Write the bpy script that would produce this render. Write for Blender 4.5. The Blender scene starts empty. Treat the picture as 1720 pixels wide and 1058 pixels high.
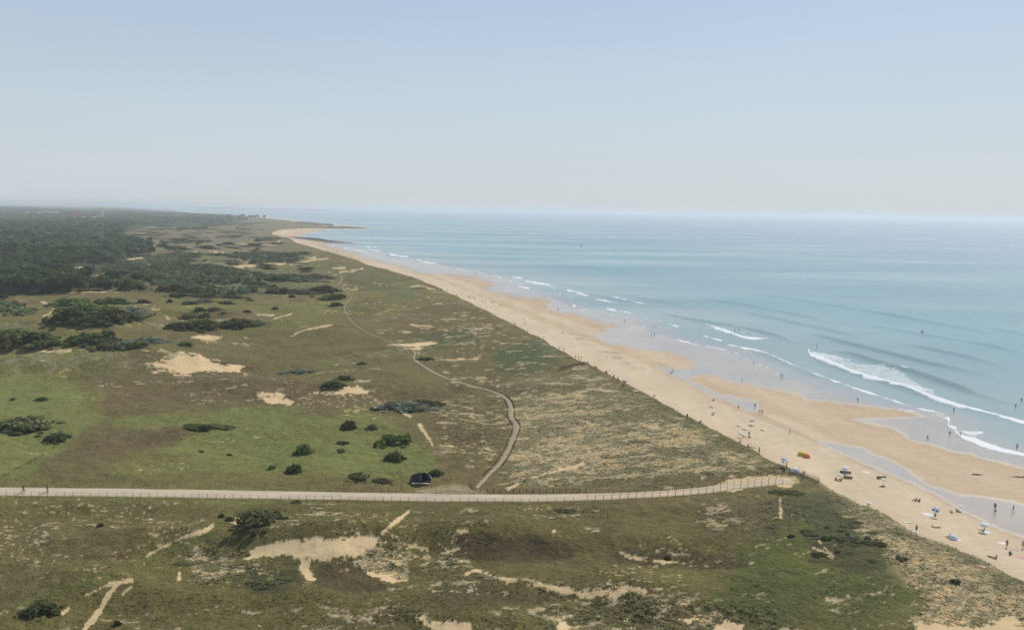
import bpy, bmesh, math, random
import numpy as np
from mathutils import Matrix, Vector

# ------------------------------------------------------------------ camera, sky, sun, exposure
CAM_H, FPX, CX, CY, W0 = 70.0, 1400.0, 860.0, 529.0, 1720.0
HORIZON, SLOPE = 353.0, 0.0165
PITCH = math.atan((CY - HORIZON) / FPX)
ROLL = math.atan(SLOPE)
SKY_K = 0.085
SKY_MIX = [(0.0, .92), (.10, .85), (.28, .6), (.6, .25), (1.0, .1)]
SKY_PALE = [(0.0, (.605, .665, .705)), (.10, (.59, .67, .74)), (.28, (.51, .64, .83))]
SUN_EL, SUN_AZ = math.radians(47), math.radians(38)      # azimuth clockwise from +Y (towards +X, the sea)

S = bpy.context.scene
cam_d = bpy.data.cameras.new('camera'); cam = bpy.data.objects.new('camera', cam_d)
S.collection.objects.link(cam); S.camera = cam
cam_d.sensor_width = 36.0; cam_d.lens = FPX / W0 * 36.0
cam_d.clip_start = 0.5; cam_d.clip_end = 200000.0
CAM_M = Matrix.Rotation(math.pi / 2 - PITCH, 4, 'X') @ Matrix.Rotation(ROLL, 4, 'Z')
cam.matrix_world = Matrix.Translation((0, 0, CAM_H)) @ CAM_M
CAM_R = np.array(CAM_M.to_3x3())

wd = bpy.data.worlds.new("World"); S.world = wd; wd.use_nodes = True
nt = wd.node_tree; nt.nodes.clear()
sky = nt.nodes.new('ShaderNodeTexSky'); sky.sky_type = 'NISHITA'; sky.sun_disc = False
sky.sun_elevation = SUN_EL; sky.sun_rotation = SUN_AZ
sky.air_density = 1.0; sky.dust_density = 0.6; sky.ozone_density = 1.0; sky.altitude = 50
# summer haze whitening the lower sky: mixes towards pale grey-blue near the horizon
tc = nt.nodes.new('ShaderNodeTexCoord'); sx = nt.nodes.new('ShaderNodeSeparateXYZ'); nt.links.new(tc.outputs['Generated'], sx.inputs[0])
rp = nt.nodes.new('ShaderNodeValToRGB'); e = rp.color_ramp.elements
for k, (pos, v) in enumerate(SKY_MIX):
    if k > 1: e.new(pos)
    e[k].position = pos; e[k].color = (v, v, v, 1)
nt.links.new(sx.outputs['Z'], rp.inputs[0])
rc = nt.nodes.new('ShaderNodeValToRGB'); e = rc.color_ramp.elements
for k, (pos, c) in enumerate(SKY_PALE):
    if k > 1: e.new(pos)
    e[k].position = pos; e[k].color = (*[x / 10 for x in c], 1)
nt.links.new(sx.outputs['Z'], rc.inputs[0])
sc_ = nt.nodes.new('ShaderNodeVectorMath'); sc_.operation = 'SCALE'; sc_.inputs['Scale'].default_value = 10.0 / SKY_K
nt.links.new(rc.outputs[0], sc_.inputs[0])
nz = nt.nodes.new('ShaderNodeTexNoise'); nz.inputs['Scale'].default_value = 2.2; nz.inputs['Detail'].default_value = 3
mp = nt.nodes.new('ShaderNodeMapping'); mp.inputs['Scale'].default_value = (1, 1, 5)
nt.links.new(tc.outputs['Generated'], mp.inputs[0]); nt.links.new(mp.outputs[0], nz.inputs['Vector'])
mr = nt.nodes.new('ShaderNodeMapRange'); mr.inputs['To Min'].default_value = .95 * 10 / SKY_K; mr.inputs['To Max'].default_value = 1.05 * 10 / SKY_K
nt.links.new(nz.outputs['Fac'], mr.inputs[0]); nt.links.new(mr.outputs[0], sc_.inputs['Scale'])
mx = nt.nodes.new('ShaderNodeMix'); mx.data_type = 'RGBA'
nt.links.new(rp.outputs[0], mx.inputs[0]); nt.links.new(sky.outputs[0], mx.inputs[6]); nt.links.new(sc_.outputs[0], mx.inputs[7])
bg = nt.nodes.new('ShaderNodeBackground'); bg.inputs['Strength'].default_value = SKY_K
wo = nt.nodes.new('ShaderNodeOutputWorld')
nt.links.new(mx.outputs[2], bg.inputs[0]); nt.links.new(bg.outputs[0], wo.inputs[0])

sd_ = bpy.data.lights.new('sun', 'SUN'); sd_.energy = 3.6; sd_.angle = math.radians(0.55); sd_.color = (1.0, 0.95, 0.87)
sun = bpy.data.objects.new('sun', sd_); S.collection.objects.link(sun)
sdir = Vector((math.sin(SUN_AZ) * math.cos(SUN_EL), math.cos(SUN_AZ) * math.cos(SUN_EL), math.sin(SUN_EL)))
sun.rotation_euler = sdir.to_track_quat('Z', 'Y').to_euler()
S.view_settings.view_transform = 'Standard'; S.view_settings.look = 'None'
S.view_settings.exposure = 0.0; S.view_settings.gamma = 1.0
S.cycles.max_bounces = 6; S.cycles.volume_bounces = 1

RNG = np.random.default_rng(7); random.seed(7)
COL = S.collection

# ------------------------------------------------------------------ noise
_T = RNG.random((256, 256))
def vnoise(x, y, s=0):
    x = np.asarray(x, float) + s * 17.31; y = np.asarray(y, float) + s * 9.77
    ix = np.floor(x).astype(np.int64); iy = np.floor(y).astype(np.int64)
    fx = x - ix; fy = y - iy
    fx = fx * fx * (3 - 2 * fx); fy = fy * fy * (3 - 2 * fy)
    a = _T[ix & 255, iy & 255]; b = _T[(ix + 1) & 255, iy & 255]
    c = _T[ix & 255, (iy + 1) & 255]; d = _T[(ix + 1) & 255, (iy + 1) & 255]
    return (a * (1 - fx) + b * fx) * (1 - fy) + (c * (1 - fx) + d * fx) * fy
def fbm(x, y, wl, n=4, s=0, g=0.5):
    x = np.asarray(x, float); y = np.asarray(y, float)
    r = np.zeros(np.broadcast(x, y).shape); a = 1.0; tot = 0
    ca, sa = math.cos(0.6), math.sin(0.6)
    for i in range(n):
        r += a * vnoise(x / wl, y / wl, s + i * 3); tot += a
        a *= g; wl *= 0.48; x, y = ca * x - sa * y, sa * x + ca * y
    return r / tot
def sst(a, b, x):
    t = np.clip((x - a) / (b - a), 0, 1); return t * t * (3 - 2 * t)
def lerp(a, b, t): return a + (b - a) * t

# ------------------------------------------------------------------ photo pixel -> ray -> ground
def rays(px, py):
    px = np.asarray(px, float); py = np.asarray(py, float)
    v = np.stack([(px - CX) / FPX, -(py - CY) / FPX, -np.ones_like(px)], -1)
    return v @ CAM_R.T
def Pz(pts, z=0.0):
    p = np.array(pts, float); r = rays(p[:, 0], p[:, 1])
    t = (z - CAM_H) / np.minimum(r[:, 2], -4e-4)
    return np.stack([r[:, 0] * t, r[:, 1] * t], -1)
def sdist(poly, x, y):
    """signed distance to a closed polygon, positive inside"""
    n = len(poly); d2 = np.full(x.shape, 1e18); ins = np.zeros(x.shape, bool)
    for i in range(n):
        ax, ay = poly[i]; bx, by = poly[(i + 1) % n]
        ex, ey = bx - ax, by - ay; L = ex * ex + ey * ey + 1e-12
        t = np.clip(((x - ax) * ex + (y - ay) * ey) / L, 0, 1)
        d2 = np.minimum(d2, (x - ax - t * ex) ** 2 + (y - ay - t * ey) ** 2)
        c = (ay > y) != (by > y)
        if abs(ey) > 1e-12:
            ins ^= c & (x < ex * (y - ay) / ey + ax)
    d = np.sqrt(d2); return np.where(ins, d, -d)
def ldist(line, x, y):
    """distance to an open polyline and arc position of the nearest point (segment index + t)"""
    d2 = np.full(x.shape, 1e18); pos = np.zeros(x.shape)
    for i in range(len(line) - 1):
        ax, ay = line[i]; bx, by = line[i + 1]
        ex, ey = bx - ax, by - ay; L = ex * ex + ey * ey + 1e-12
        t = np.clip(((x - ax) * ex + (y - ay) * ey) / L, 0, 1)
        q = (x - ax - t * ex) ** 2 + (y - ay - t * ey) ** 2
        m = q < d2; d2 = np.where(m, q, d2); pos = np.where(m, i + t, pos)
    return np.sqrt(d2), pos
def resample(pts, step):
    pts = np.array(pts, float); out = []
    n = len(pts)
    P = np.vstack([2 * pts[0] - pts[1], pts, 2 * pts[-1] - pts[-2]])
    for i in range(n - 1):
        p0, p1, p2, p3 = P[i:i + 4]; k = max(1, int(np.linalg.norm(p2 - p1) / step))
        for j in range(k):
            t = j / k
            out.append(0.5 * ((2 * p1) + (p2 - p0) * t + (2 * p0 - 5 * p1 + 4 * p2 - p3) * t * t + (3 * p1 - p0 - 3 * p2 + p3) * t ** 3))
    out.append(pts[-1]); return np.array(out)

# ------------------------------------------------------------------ the coast: dune crest and shoreline
CREST_PX = [(1900,1075),(1800,1022),(1720,982),(1680,965),(1640,945),(1580,915),(1520,890),(1470,862),(1420,838),(1375,813),(1340,797),(1290,772),
    (1240,746),(1180,713),(1120,685),(1080,661),(1030,635),(985,613),(960,600),(905,570),(850,541),(780,506),(735,483),(690,465),
    (640,450),(612,444),(600,438),(560,425),(520,414),(492,406)]
SHORE_PX = [(1900,835),(1800,793),(1720,768),(1682,759),(1650,748),(1620,737),(1605,726),(1593,716),(1590,704),(1575,697),(1548,692),(1530,690),
    (1480,682),(1440,672),(1400,659),(1370,652),(1344,640),(1309,630),(1294,621),(1274,610),(1257,604),(1233,591),(1212,586),(1178,581),
    (1140,570),(1100,560),(1080,546),(1050,533),(1000,524),(960,516),(935,506),(905,493),(870,481),(850,468),(800,457),(750,448),(700,439),
    (660,433),(620,423),(575,415),(548,410),(522,402.5),(507,400),(503,397.5),(508,394.5),(520,391),(535,387.5),(552,386),(600,384.2),(618,382.5),
    (600,380),(556,377.5),(520,373.5),(480,369),(448,365.5),(432,363.3),(400,361.5),(368,359.5),(345,358)]
CREST_FAR_PX = [(484,404),(468,398.5),(456,394),(458,389.5),(472,386),(500,384),(536,383),(548,381),(530,377),(480,370),(446,366.8),(430,364.3),(400,362.5),(366,360.6),(343,359)]
_far = np.array([[-6500., 13500.], [-20000., 13500.], [-20000., 20.], [400., 20.]])
_c = Pz(CREST_PX, 11.0); _cf = Pz(CREST_FAR_PX, 4.0)
DUNE = np.vstack([_c, _cf, _far[:3], [[60., 20.]], [[100., 80.]]])
_s = Pz(SHORE_PX, 0.0)
LAND = np.vstack([_s, _far[:3], [[150., 20.]], [[190., 120.]]])

# dune humps: (px, py, radius across m, radius along m, height m)
HUMPS = [(520,912,24,9,3.2),(560,945,11,6,1.6),(330,606,40,22,3.5),(590,652,26,15,2.6),(465,662,20,12,1.6),(880,915,26,8,1.9),(1130,922,22,8,1.9),
    (960,985,22,6,1.8),(740,1040,14,5,1.4),(1170,1020,16,6,1.4),(100,600,60,25,3.0),(640,455,40,90,6.0),(700,512,40,45,3.2),(860,585,26,40,2.2),
    (190,985,10,5,1.2),(40,545,50,30,3.0),(430,860,10,7,1.0),(690,585,26,20,1.6),(1250,800,24,14,-.6),(300,530,90,40,2.5),(1400,900,14,16,1.5),(760,905,16,6,1.1),(55,592,36,14,3.0),(215,556,60,26,3.2),(470,548,50,24,2.6),(330,528,60,30,2.4),(600,562,36,22,2.4),(790,522,34,34,3.0),(830,562,30,24,2.4),
    (650,636,26,12,1.8),(360,645,34,12,1.8),(120,612,40,14,1.6),(960,655,18,12,1.8),(1040,700,16,10,1.8),(930,720,20,9,1.4),(1130,760,16,8,1.5),(900,770,18,7,1.0),(270,760,26,8,1.0),
    (500,870,16,5,1.0),(900,860,22,6,1.4),(1120,868,18,6,1.5),(200,900,26,7,1.1),(80,965,20,6,1.1),(340,1000,16,5,1.2),(620,1010,16,5,1.0),(1290,905,14,7,1.5),(1330,1000,12,6,1.4),(1500,960,12,9,1.8),(1610,1010,10,7,1.6),(260,460,60,60,4),(420,480,60,40,3)]
_hp = Pz([(a, b) for a, b, *_ in HUMPS], 7.0)
HUMP_W = [(p[0], p[1], h[2], h[3], h[4]) for p, h in zip(_hp, HUMPS)]

def h_land(x, y):
    R = np.hypot(x, y)
    z = 6.2 + 3.0 * (fbm(x, y, 75, 3, 1) - .5) * 2 * (0.6 + 0.4 * sst(300, 900, R)) + 2.1 * (fbm(x, y, 26, 3, 5) - .5) * 2
    z += 5.0 * (fbm(x, y, 420, 2, 11) - .5) * 2 * sst(500, 1800, R) + 11 * sst(3500, 9000, R) * fbm(x, y, 1500, 2, 31)
    z += 1.3 * (fbm(x, y, 12, 2, 23) - .5) * 2 * (1 - sst(400, 1200, R)) * sst(.45, .62, fbm(x, y, 90, 2, 27))
    z += 0.26 * (fbm(x, y, 3.2, 2, 21) - .5) * 2 * (1 - sst(350, 800, R))
    for hx, hy, rx, ry, hh in HUMP_W:
        z += hh * np.exp(-((x - hx) / rx) ** 2 - ((y - hy) / np.where(y < hy, ry * .6, ry * 1.5)) ** 2)
    return z
def dune_d(x, y):   # distance landward of the ragged dune edge
    return sdist(DUNE, x, y) + 4.6 * (fbm(x, y, 17, 3, 43, .6) - .5) * (1 - sst(900, 1500, np.asarray(y)))
def h_raw(x, y):
    x = np.asarray(x, float); y = np.asarray(y, float)
    d = dune_d(x, y); w = sdist(LAND, x, y)
    far = sst(1500, 2100, y)
    top = lerp(11.0, 4.0, far)
    top_n = top + 1.6 * (fbm(x, y, 26, 3, 41) - .5) * sst(0, 10, np.abs(d))
    land = lerp(top_n, np.maximum(h_land(x, y), 2.5), sst(2, 62, d))
    s = np.maximum(-d, 0); f = np.maximum(s - 11, 0.0)
    r = np.maximum(w, 0) / (np.maximum(w, 0) + f + 1e-6)
    beach = 3.0 * r ** 1.7 + 0.05 * (fbm(x, y, 18, 3, 51) - .5)
    beach = np.where(w < 0, np.maximum(w * 0.022, -2.6), beach)
    face = lerp(top_n, beach, sst(0, 13, s))
    z = np.where(d > 0, land, face)
    z = np.where((w < 0), np.minimum(z, lerp(0.0, -0.4, sst(0, 15, -w)) + 0 * z), z)
    return z
def march(pts, hf, z_hi=22.0, z_lo=-1.5, n=260):
    p = np.array(pts, float); r = rays(p[:, 0], p[:, 1])
    rz = np.minimum(r[:, 2], -4e-4)
    t0 = (z_hi - CAM_H) / rz; t1 = (z_lo - CAM_H) / rz
    k = np.linspace(0, 1, n)[None, :]
    t = t0[:, None] * (t1 / t0)[:, None] ** k
    X = r[:, 0:1] * t; Y = r[:, 1:2] * t; Z = CAM_H + rz[:, None] * t
    D = Z - hf(X.ravel(), Y.ravel()).reshape(X.shape)
    below = D <= 0; i = np.where(below.any(1), below.argmax(1), n - 1); i = np.maximum(i, 1)
    a = np.arange(len(p)); d0 = D[a, i - 1]; d1 = D[a, i]
    u = np.clip(d0 / np.maximum(d0 - d1, 1e-6), 0, 1)
    return np.stack([lerp(X[a, i - 1], X[a, i], u), lerp(Y[a, i - 1], Y[a, i], u)], -1)

# roads and paths: centre lines on the raw ground, the ground is levelled under them
ROAD_PX = [(-320,823),(-150,823.5),(0,824.5),(100,825.3),(250,827),(430,830),(640,833.5),(800,835.5),(900,835.5),(1000,833.5),(1100,829),(1180,823),(1230,816),(1285,809.5),(1335,806)]
PATH_PX = [(800,820),(806,812),(818,800),(838,780),(852,758),(862,735),(868,716),(858,700),(859,686),(850,669),(830,658),(790,647),(745,633),(712,615),(694,602),(697,590),(664,577),(625,562),(598,546),(583,530),(578,514),(590,500),(586,492),(574,484),(568,478),(575,468),(572,462)]
def _smooth(z, k=9):
    zz = np.pad(z, k, mode='edge'); return np.convolve(zz, np.ones(2 * k + 1) / (2 * k + 1), 'valid')
def centre_line(px, step, k):
    p = resample(px, 6.0); W = march(p, h_raw); r = rays(p[:, 0], p[:, 1])
    for _ in range(4):
        s = np.r_[0, np.cumsum(np.linalg.norm(np.diff(W, axis=0), axis=1))]; t = np.arange(0, s[-1], step)
        Z = _smooth(h_raw(np.interp(t, s, W[:, 0]), np.interp(t, s, W[:, 1])), k); Zp = np.interp(s, t, Z)
        u = (Zp - CAM_H) / r[:, 2]; W = np.stack([r[:, 0] * u, r[:, 1] * u], -1)
    s = np.r_[0, np.cumsum(np.linalg.norm(np.diff(W, axis=0), axis=1))]; t = np.arange(0, s[-1], step)
    L = np.stack([np.interp(t, s, W[:, 0]), np.interp(t, s, W[:, 1])], -1); return L, _smooth(np.interp(t, s, Zp), 2)
ROAD_W, ROAD_Z = centre_line(ROAD_PX, 3.0, 9); PATH_W, PATH_Z = centre_line(PATH_PX, 2.5, 3)
def h_fin(x, y):
    x = np.asarray(x, float); y = np.asarray(y, float); z = h_raw(x, y)
    for L, Z, wi in ((PATH_W, PATH_Z, 1.8), (ROAD_W, ROAD_Z, 3.8)):
        m = (x > L[:, 0].min() - 15) & (x < L[:, 0].max() + 15) & (y > L[:, 1].min() - 15) & (y < L[:, 1].max() + 15)
        if not m.any(): continue
        d, pos = ldist(L, x[m], y[m])
        zr = np.interp(pos, np.arange(len(Z)), Z) - 0.05
        z[m] = lerp(zr, z[m], sst(wi, wi + 7, d))
    return z
def G(pts, lift=0.0):
    """photo pixels -> points on the finished ground"""
    q = march(pts, h_fin); return np.column_stack([q, h_fin(q[:, 0], q[:, 1]) + lift])
def AB(x, y):      # map coordinates of the ground plane used to draw ground-cover outlines
    return FPX * x / y, FPX * 62.0 / y
def band(pts, w):
    """a px polyline with a vertical px width -> closed px outline"""
    p = resample(pts, 6) if len(pts) > 1 else np.array(pts)
    if np.isscalar(w): w = np.full(len(p), w)
    else: w = np.interp(np.linspace(0, 1, len(p)), np.linspace(0, 1, len(w)), w)
    t = np.gradient(p, axis=0); t /= np.linalg.norm(t, axis=1)[:, None] + 1e-9
    nrm = np.stack([-t[:, 1], t[:, 0]], -1) * (w / 2)[:, None]
    return np.vstack([p + nrm, (p - nrm)[::-1]])

# ------------------------------------------------------------------ object helpers
def link(name, me, parent=None):
    o = bpy.data.objects.new(name, me); COL.objects.link(o)
    if parent is not None: o.parent = parent
    return o
def tag(o, label=None, cat=None, group=None, kind=None):
    if label: o['label'] = label
    if cat: o['category'] = cat
    if group: o['group'] = group
    if kind: o['kind'] = kind
    return o
def np_mesh(name, V, F, mats=(), cols=None, smooth=True, mi=None, extra=None):
    me = bpy.data.meshes.new(name); V = np.asarray(V, np.float32); F = np.asarray(F, np.int32)
    k = F.shape[1]
    me.vertices.add(len(V)); me.vertices.foreach_set('co', V.ravel())
    me.loops.add(F.size); me.loops.foreach_set('vertex_index', F.ravel())
    me.polygons.add(len(F)); me.polygons.foreach_set('loop_start', np.arange(0, F.size, k, dtype=np.int32))
    me.polygons.foreach_set('loop_total', np.full(len(F), k, np.int32))
    if smooth: me.polygons.foreach_set('use_smooth', np.ones(len(F), bool))
    for m in mats: me.materials.append(m)
    if mi is not None: me.polygons.foreach_set('material_index', np.asarray(mi, np.int32))
    def addc(nm, c):
        a = me.color_attributes.new(nm, 'FLOAT_COLOR', 'POINT')
        c = np.asarray(c, np.float32)
        if c.shape[1] == 3: c = np.column_stack([c, np.ones(len(c), np.float32)])
        a.data.foreach_set('color', c.ravel())
    if cols is not None: addc('Col', cols)
    for nm, c in (extra or {}).items(): addc(nm, c)
    me.update(); me.validate(); return me
def grid_faces(nr, nc):
    i = np.arange(nr * nc).reshape(nr, nc)
    return np.stack([i[:-1, :-1], i[:-1, 1:], i[1:, 1:], i[1:, :-1]], -1).reshape(-1, 4)
def submesh(V, F, keep, attrs):
    F = F[keep]; u, inv = np.unique(F, return_inverse=True)
    return V[u], inv.reshape(F.shape), {k: a[u] for k, a in attrs.items()}

class NT:
    def __init__(self, name):
        self.m = bpy.data.materials.new(name); self.m.use_nodes = True
        self.t = self.m.node_tree; self.t.nodes.clear()
        self.out = self.n('ShaderNodeOutputMaterial'); self.b = self.n('ShaderNodeBsdfPrincipled')
        self.l(self.b.outputs[0], self.out.inputs[0])
    def n(self, t, **kw):
        o = self.t.nodes.new(t)
        for k, v in kw.items(): setattr(o, k, v)
        return o
    def l(self, a, b): self.t.links.new(a, b)
    def coord(self): return self.n('ShaderNodeTexCoord').outputs['Object']
    def noise(self, scale, detail=3, rough=.55, vec=None, stretch=None):
        n = self.n('ShaderNodeTexNoise'); n.inputs['Scale'].default_value = scale
        n.inputs['Detail'].default_value = detail; n.inputs['Roughness'].default_value = rough
        v = vec or self.coord()
        if stretch:
            mp = self.n('ShaderNodeMapping'); mp.inputs['Scale'].default_value = stretch[0]; mp.inputs['Rotation'].default_value = (0, 0, stretch[1])
            self.l(v, mp.inputs[0]); v = mp.outputs[0]
        self.l(v, n.inputs['Vector']); return n.outputs['Fac']
    def ramp(self, f, stops):
        r = self.n('ShaderNodeValToRGB'); e = r.color_ramp.elements
        while len(e) < len(stops): e.new(0.5)
        for k, (p, c) in enumerate(stops): e[k].position = p; e[k].color = (*c, 1) if len(c) == 3 else c
        self.l(f, r.inputs[0]); return r.outputs[0]
    def mrange(self, f, a, b, c, d):
        r = self.n('ShaderNodeMapRange'); self.l(f, r.inputs[0])
        for k, v in zip(('From Min', 'From Max', 'To Min', 'To Max'), (a, b, c, d)): r.inputs[k].default_value = v
        return r.outputs[0]
    def mix(self, f, a, b, mode='MIX'):
        m = self.n('ShaderNodeMix', data_type='RGBA', blend_type=mode)
        for s, v in ((m.inputs[0], f), (m.inputs[6], a), (m.inputs[7], b)):
            if isinstance(v, (int, float)): s.default_value = v
            elif isinstance(v, tuple): s.default_value = (*v, 1)
            else: self.l(v, s)
        return m.outputs[2]
    def math(self, op, a, b=None):
        m = self.n('ShaderNodeMath', operation=op)
        for s, v in zip(m.inputs, (a, b)):
            if v is None: continue
            if isinstance(v, (int, float)): s.default_value = v
            else: self.l(v, s)
        return m.outputs[0]
    def attr(self, nm):
        return self.n('ShaderNodeAttribute', attribute_name=nm)
    def bump(self, h, strength, dist):
        b = self.n('ShaderNodeBump'); b.inputs['Strength'].default_value = strength; b.inputs['Distance'].default_value = dist
        self.l(h, b.inputs['Height']); self.l(b.outputs[0], self.b.inputs['Normal'])
    def set(self, **kw):
        for k, v in kw.items():
            s = self.b.inputs[k.replace('_', ' ')]
            if isinstance(v, (int, float)): s.default_value = v
            elif isinstance(v, tuple): s.default_value = (*v, 1)
            else: self.l(v, s)
        return self
_flat = {}
def plain(name, c, rough=.7, var=.12, scale=6.0, spec=.3):
    """a simple painted / cloth / wood surface with slight procedural mottling"""
    if name in _flat: return _flat[name]
    t = NT(name); f = t.noise(scale, 3)
    lo = tuple(v * (1 - var) for v in c); hi = tuple(min(1, v * (1 + var)) for v in c)
    t.set(Base_Color=t.ramp(f, [(.3, lo), (.7, hi)]), Roughness=rough); t.b.inputs['Specular IOR Level'].default_value = spec
    _flat[name] = t.m; return t.m
# ------------------------------------------------------------------ materials of the ground
def ground_mat():
    t = NT('dune_ground'); c = t.attr('Col').outputs['Color']; e = t.attr('Sand').outputs['Fac']
    f1 = t.noise(1.6, 4, .65); f2 = t.noise(.35, 4, .6)
    v = t.mix(1.0, c, t.ramp(f1, [(.25, (.66, .66, .64)), (.75, (1.32, 1.31, 1.26))]), 'MULTIPLY')
    v = t.mix(1.0, v, t.ramp(f2, [(.3, (.84, .86, .84)), (.7, (1.16, 1.14, 1.12))]), 'MULTIPLY')
    # bare sand keeps its own even colour
    v = t.mix(t.math('MULTIPLY', e, .8), v, c)
    t.set(Base_Color=v, Roughness=.95); t.b.inputs['Specular IOR Level'].default_value = .1
    hgt = t.math('ADD', t.math('MULTIPLY', t.noise(2.4, 4, .7), .9), t.math('MULTIPLY', t.noise(.42, 4, .6), 2.6))
    t.bump(hgt, .7, .6); bn_ = [n for n in t.t.nodes if n.type == 'BUMP'][0]; t.l(t.mrange(e, 0, 1, .75, .22), bn_.inputs['Strength']); return t.m
def beach_mat():
    t = NT('beach_sand'); c = t.attr('Col').outputs['Color']; w = t.attr('Wet').outputs['Fac']
    f = t.noise(.09, 5, .6, stretch=((1, .25, 1), .3)); f2 = t.noise(1.1, 4, .6)
    v = t.mix(1.0, c, t.ramp(f, [(.3, (.90, .88, .86)), (.7, (1.08, 1.08, 1.08))]), 'MULTIPLY')
    v = t.mix(1.0, v, t.ramp(f2, [(.3, (.94, .94, .94)), (.7, (1.05, 1.05, 1.05))]), 'MULTIPLY')
    t.set(Base_Color=v, Roughness=t.mrange(w, 0, 1, .9, .2))
    t.l(t.mrange(w, 0, 1, .1, .5), t.b.inputs['Specular IOR Level'])
    t.bump(t.noise(1.1, 5, .65), .4, .15); return t.m
def water_mat():
    t = NT('sea_water'); c = t.attr('Col').outputs['Color']; fo = t.attr('Foam').outputs['Fac']
    big = t.noise(.0022, 4, .55, stretch=((1.0, 3.2, 1), .22))
    c = t.mix(1.0, c, t.ramp(big, [(.35, (.84, .90, .95)), (.65, (1.22, 1.16, 1.10))]), 'MULTIPLY')
    n1 = t.noise(.32, 6, .72, stretch=((1.6, .6, 1), .3)); n2 = t.noise(2.6, 3, .6)
    nn = t.math('ADD', t.math('MULTIPLY', n1, .6), t.math('MULTIPLY', n2, .4))
    fm = t.math('SUBTRACT', t.math('ADD', t.math('MULTIPLY', fo, 1.0), nn), 1.0)
    fm = t.mrange(fm, -.05, .24, 0, 1)
    t.set(Base_Color=t.mix(fm, c, (.76, .78, .78)), Roughness=t.mix(fm, t.mrange(big, .35, .65, .30, .16), (.9, .9, .9)))
    t.b.inputs['IOR'].default_value = 1.33
    h = t.math('ADD', t.math('MULTIPLY', t.noise(.35, 4, .6, stretch=((1, 1.6, 1), .3)), 1.0), t.math('MULTIPLY', t.noise(.06, 3, .5, stretch=((.5, 1.4, 1), .3)), 2.0))
    t.bump(t.math('ADD', h, t.math('MULTIPLY', fm, 1.2)), .35, .45); return t.m

# ------------------------------------------------------------------ terrain grid (a fan of the land in front of the viewer)
def fan(y0, y1, a, yr, p, u0, u1, n):
    ys = [y0]
    while ys[-1] < y1: ys.append(ys[-1] + a * max(ys[-1] / yr, .95) ** p)
    ys = np.array(ys); u = np.linspace(u0, u1, n)
    Y = np.repeat(ys[:, None], n, 1); X = u[None, :] * np.maximum(Y, 60); return X, Y
TX, TY = fan(70, 13800, .40, 130, 1.5, -.80, .74, 1120)
NR, NC = TX.shape; TXf, TYf = TX.ravel(), TY.ravel()
TZ = h_fin(TXf, TYf); TA, TB = AB(TXf, TYf)
D_DUNE = dune_d(TXf, TYf); D_LAND = sdist(LAND, TXf, TYf)
TR = np.hypot(TXf, TYf)

# ground coordinates that keep their grain with distance (log-polar)
LX = 180 * TXf / TYf; LY = 180 * np.log(TYf / 100) * 1.6
def mask(px_pts, soft=2.0, amp=3.0, wl=6.0, seed=0, on=G):
    q = on(px_pts); a, b = AB(q[:, 0], q[:, 1]); poly = np.stack([a, b], -1)
    mrg = soft + amp + 3
    m = (TA > a.min() - mrg) & (TA < a.max() + mrg) & (TB > b.min() - mrg) & (TB < b.max() + mrg)
    r = np.zeros(len(TA)); idx = np.nonzero(m)[0]
    if len(idx) == 0: return r
    d = sdist(poly, TA[idx], TB[idx])
    d = d + amp * 2 * (fbm(LX[idx], LY[idx], wl, 5, seed, .66) - .5) * 1.9
    r[idx] = sst(-soft, soft, d); return r

C = lambda r, g, b: np.array([r, g, b])
OLIVE, DRAB, GREEN, DGREEN = C(.185,.163,.058), C(.155,.131,.054), C(.178,.188,.062), C(.090,.108,.038)
BROWN, DBROWN, STRAW, SAND = C(.155,.117,.060), C(.088,.066,.036), C(.44,.385,.26), C(.63,.465,.262)
GREY = C(.19,.163,.102)
n40 = fbm(TXf, TYf, 48, 4, 61); n12 = fbm(TXf, TYf, 13, 4, 63); n3 = fbm(TXf, TYf, 3.4, 3, 65, .6); n120 = fbm(TXf, TYf, 170, 3, 67)
col = lerp(DRAB[None], OLIVE[None], sst(.35, .65, n40)[:, None])
def put(c, m, k=1.0):
    global col
    col = lerp(col, np.broadcast_to(c, col.shape), np.clip(m * k, 0, 1)[:, None])
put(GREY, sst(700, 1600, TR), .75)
put(BROWN, sst(.52, .64, n120) * sst(.4, .6, n40), .55)
put(GREEN, sst(.56, .70, fbm(TXf, TYf, 60, 3, 71)), .5)
put(DBROWN, sst(.60, .72, n12), .35)
put(STRAW * .7, sst(.62, .74, fbm(TXf, TYf, 30, 3, 73)) * sst(.45, .6, n3), .45)
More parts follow.
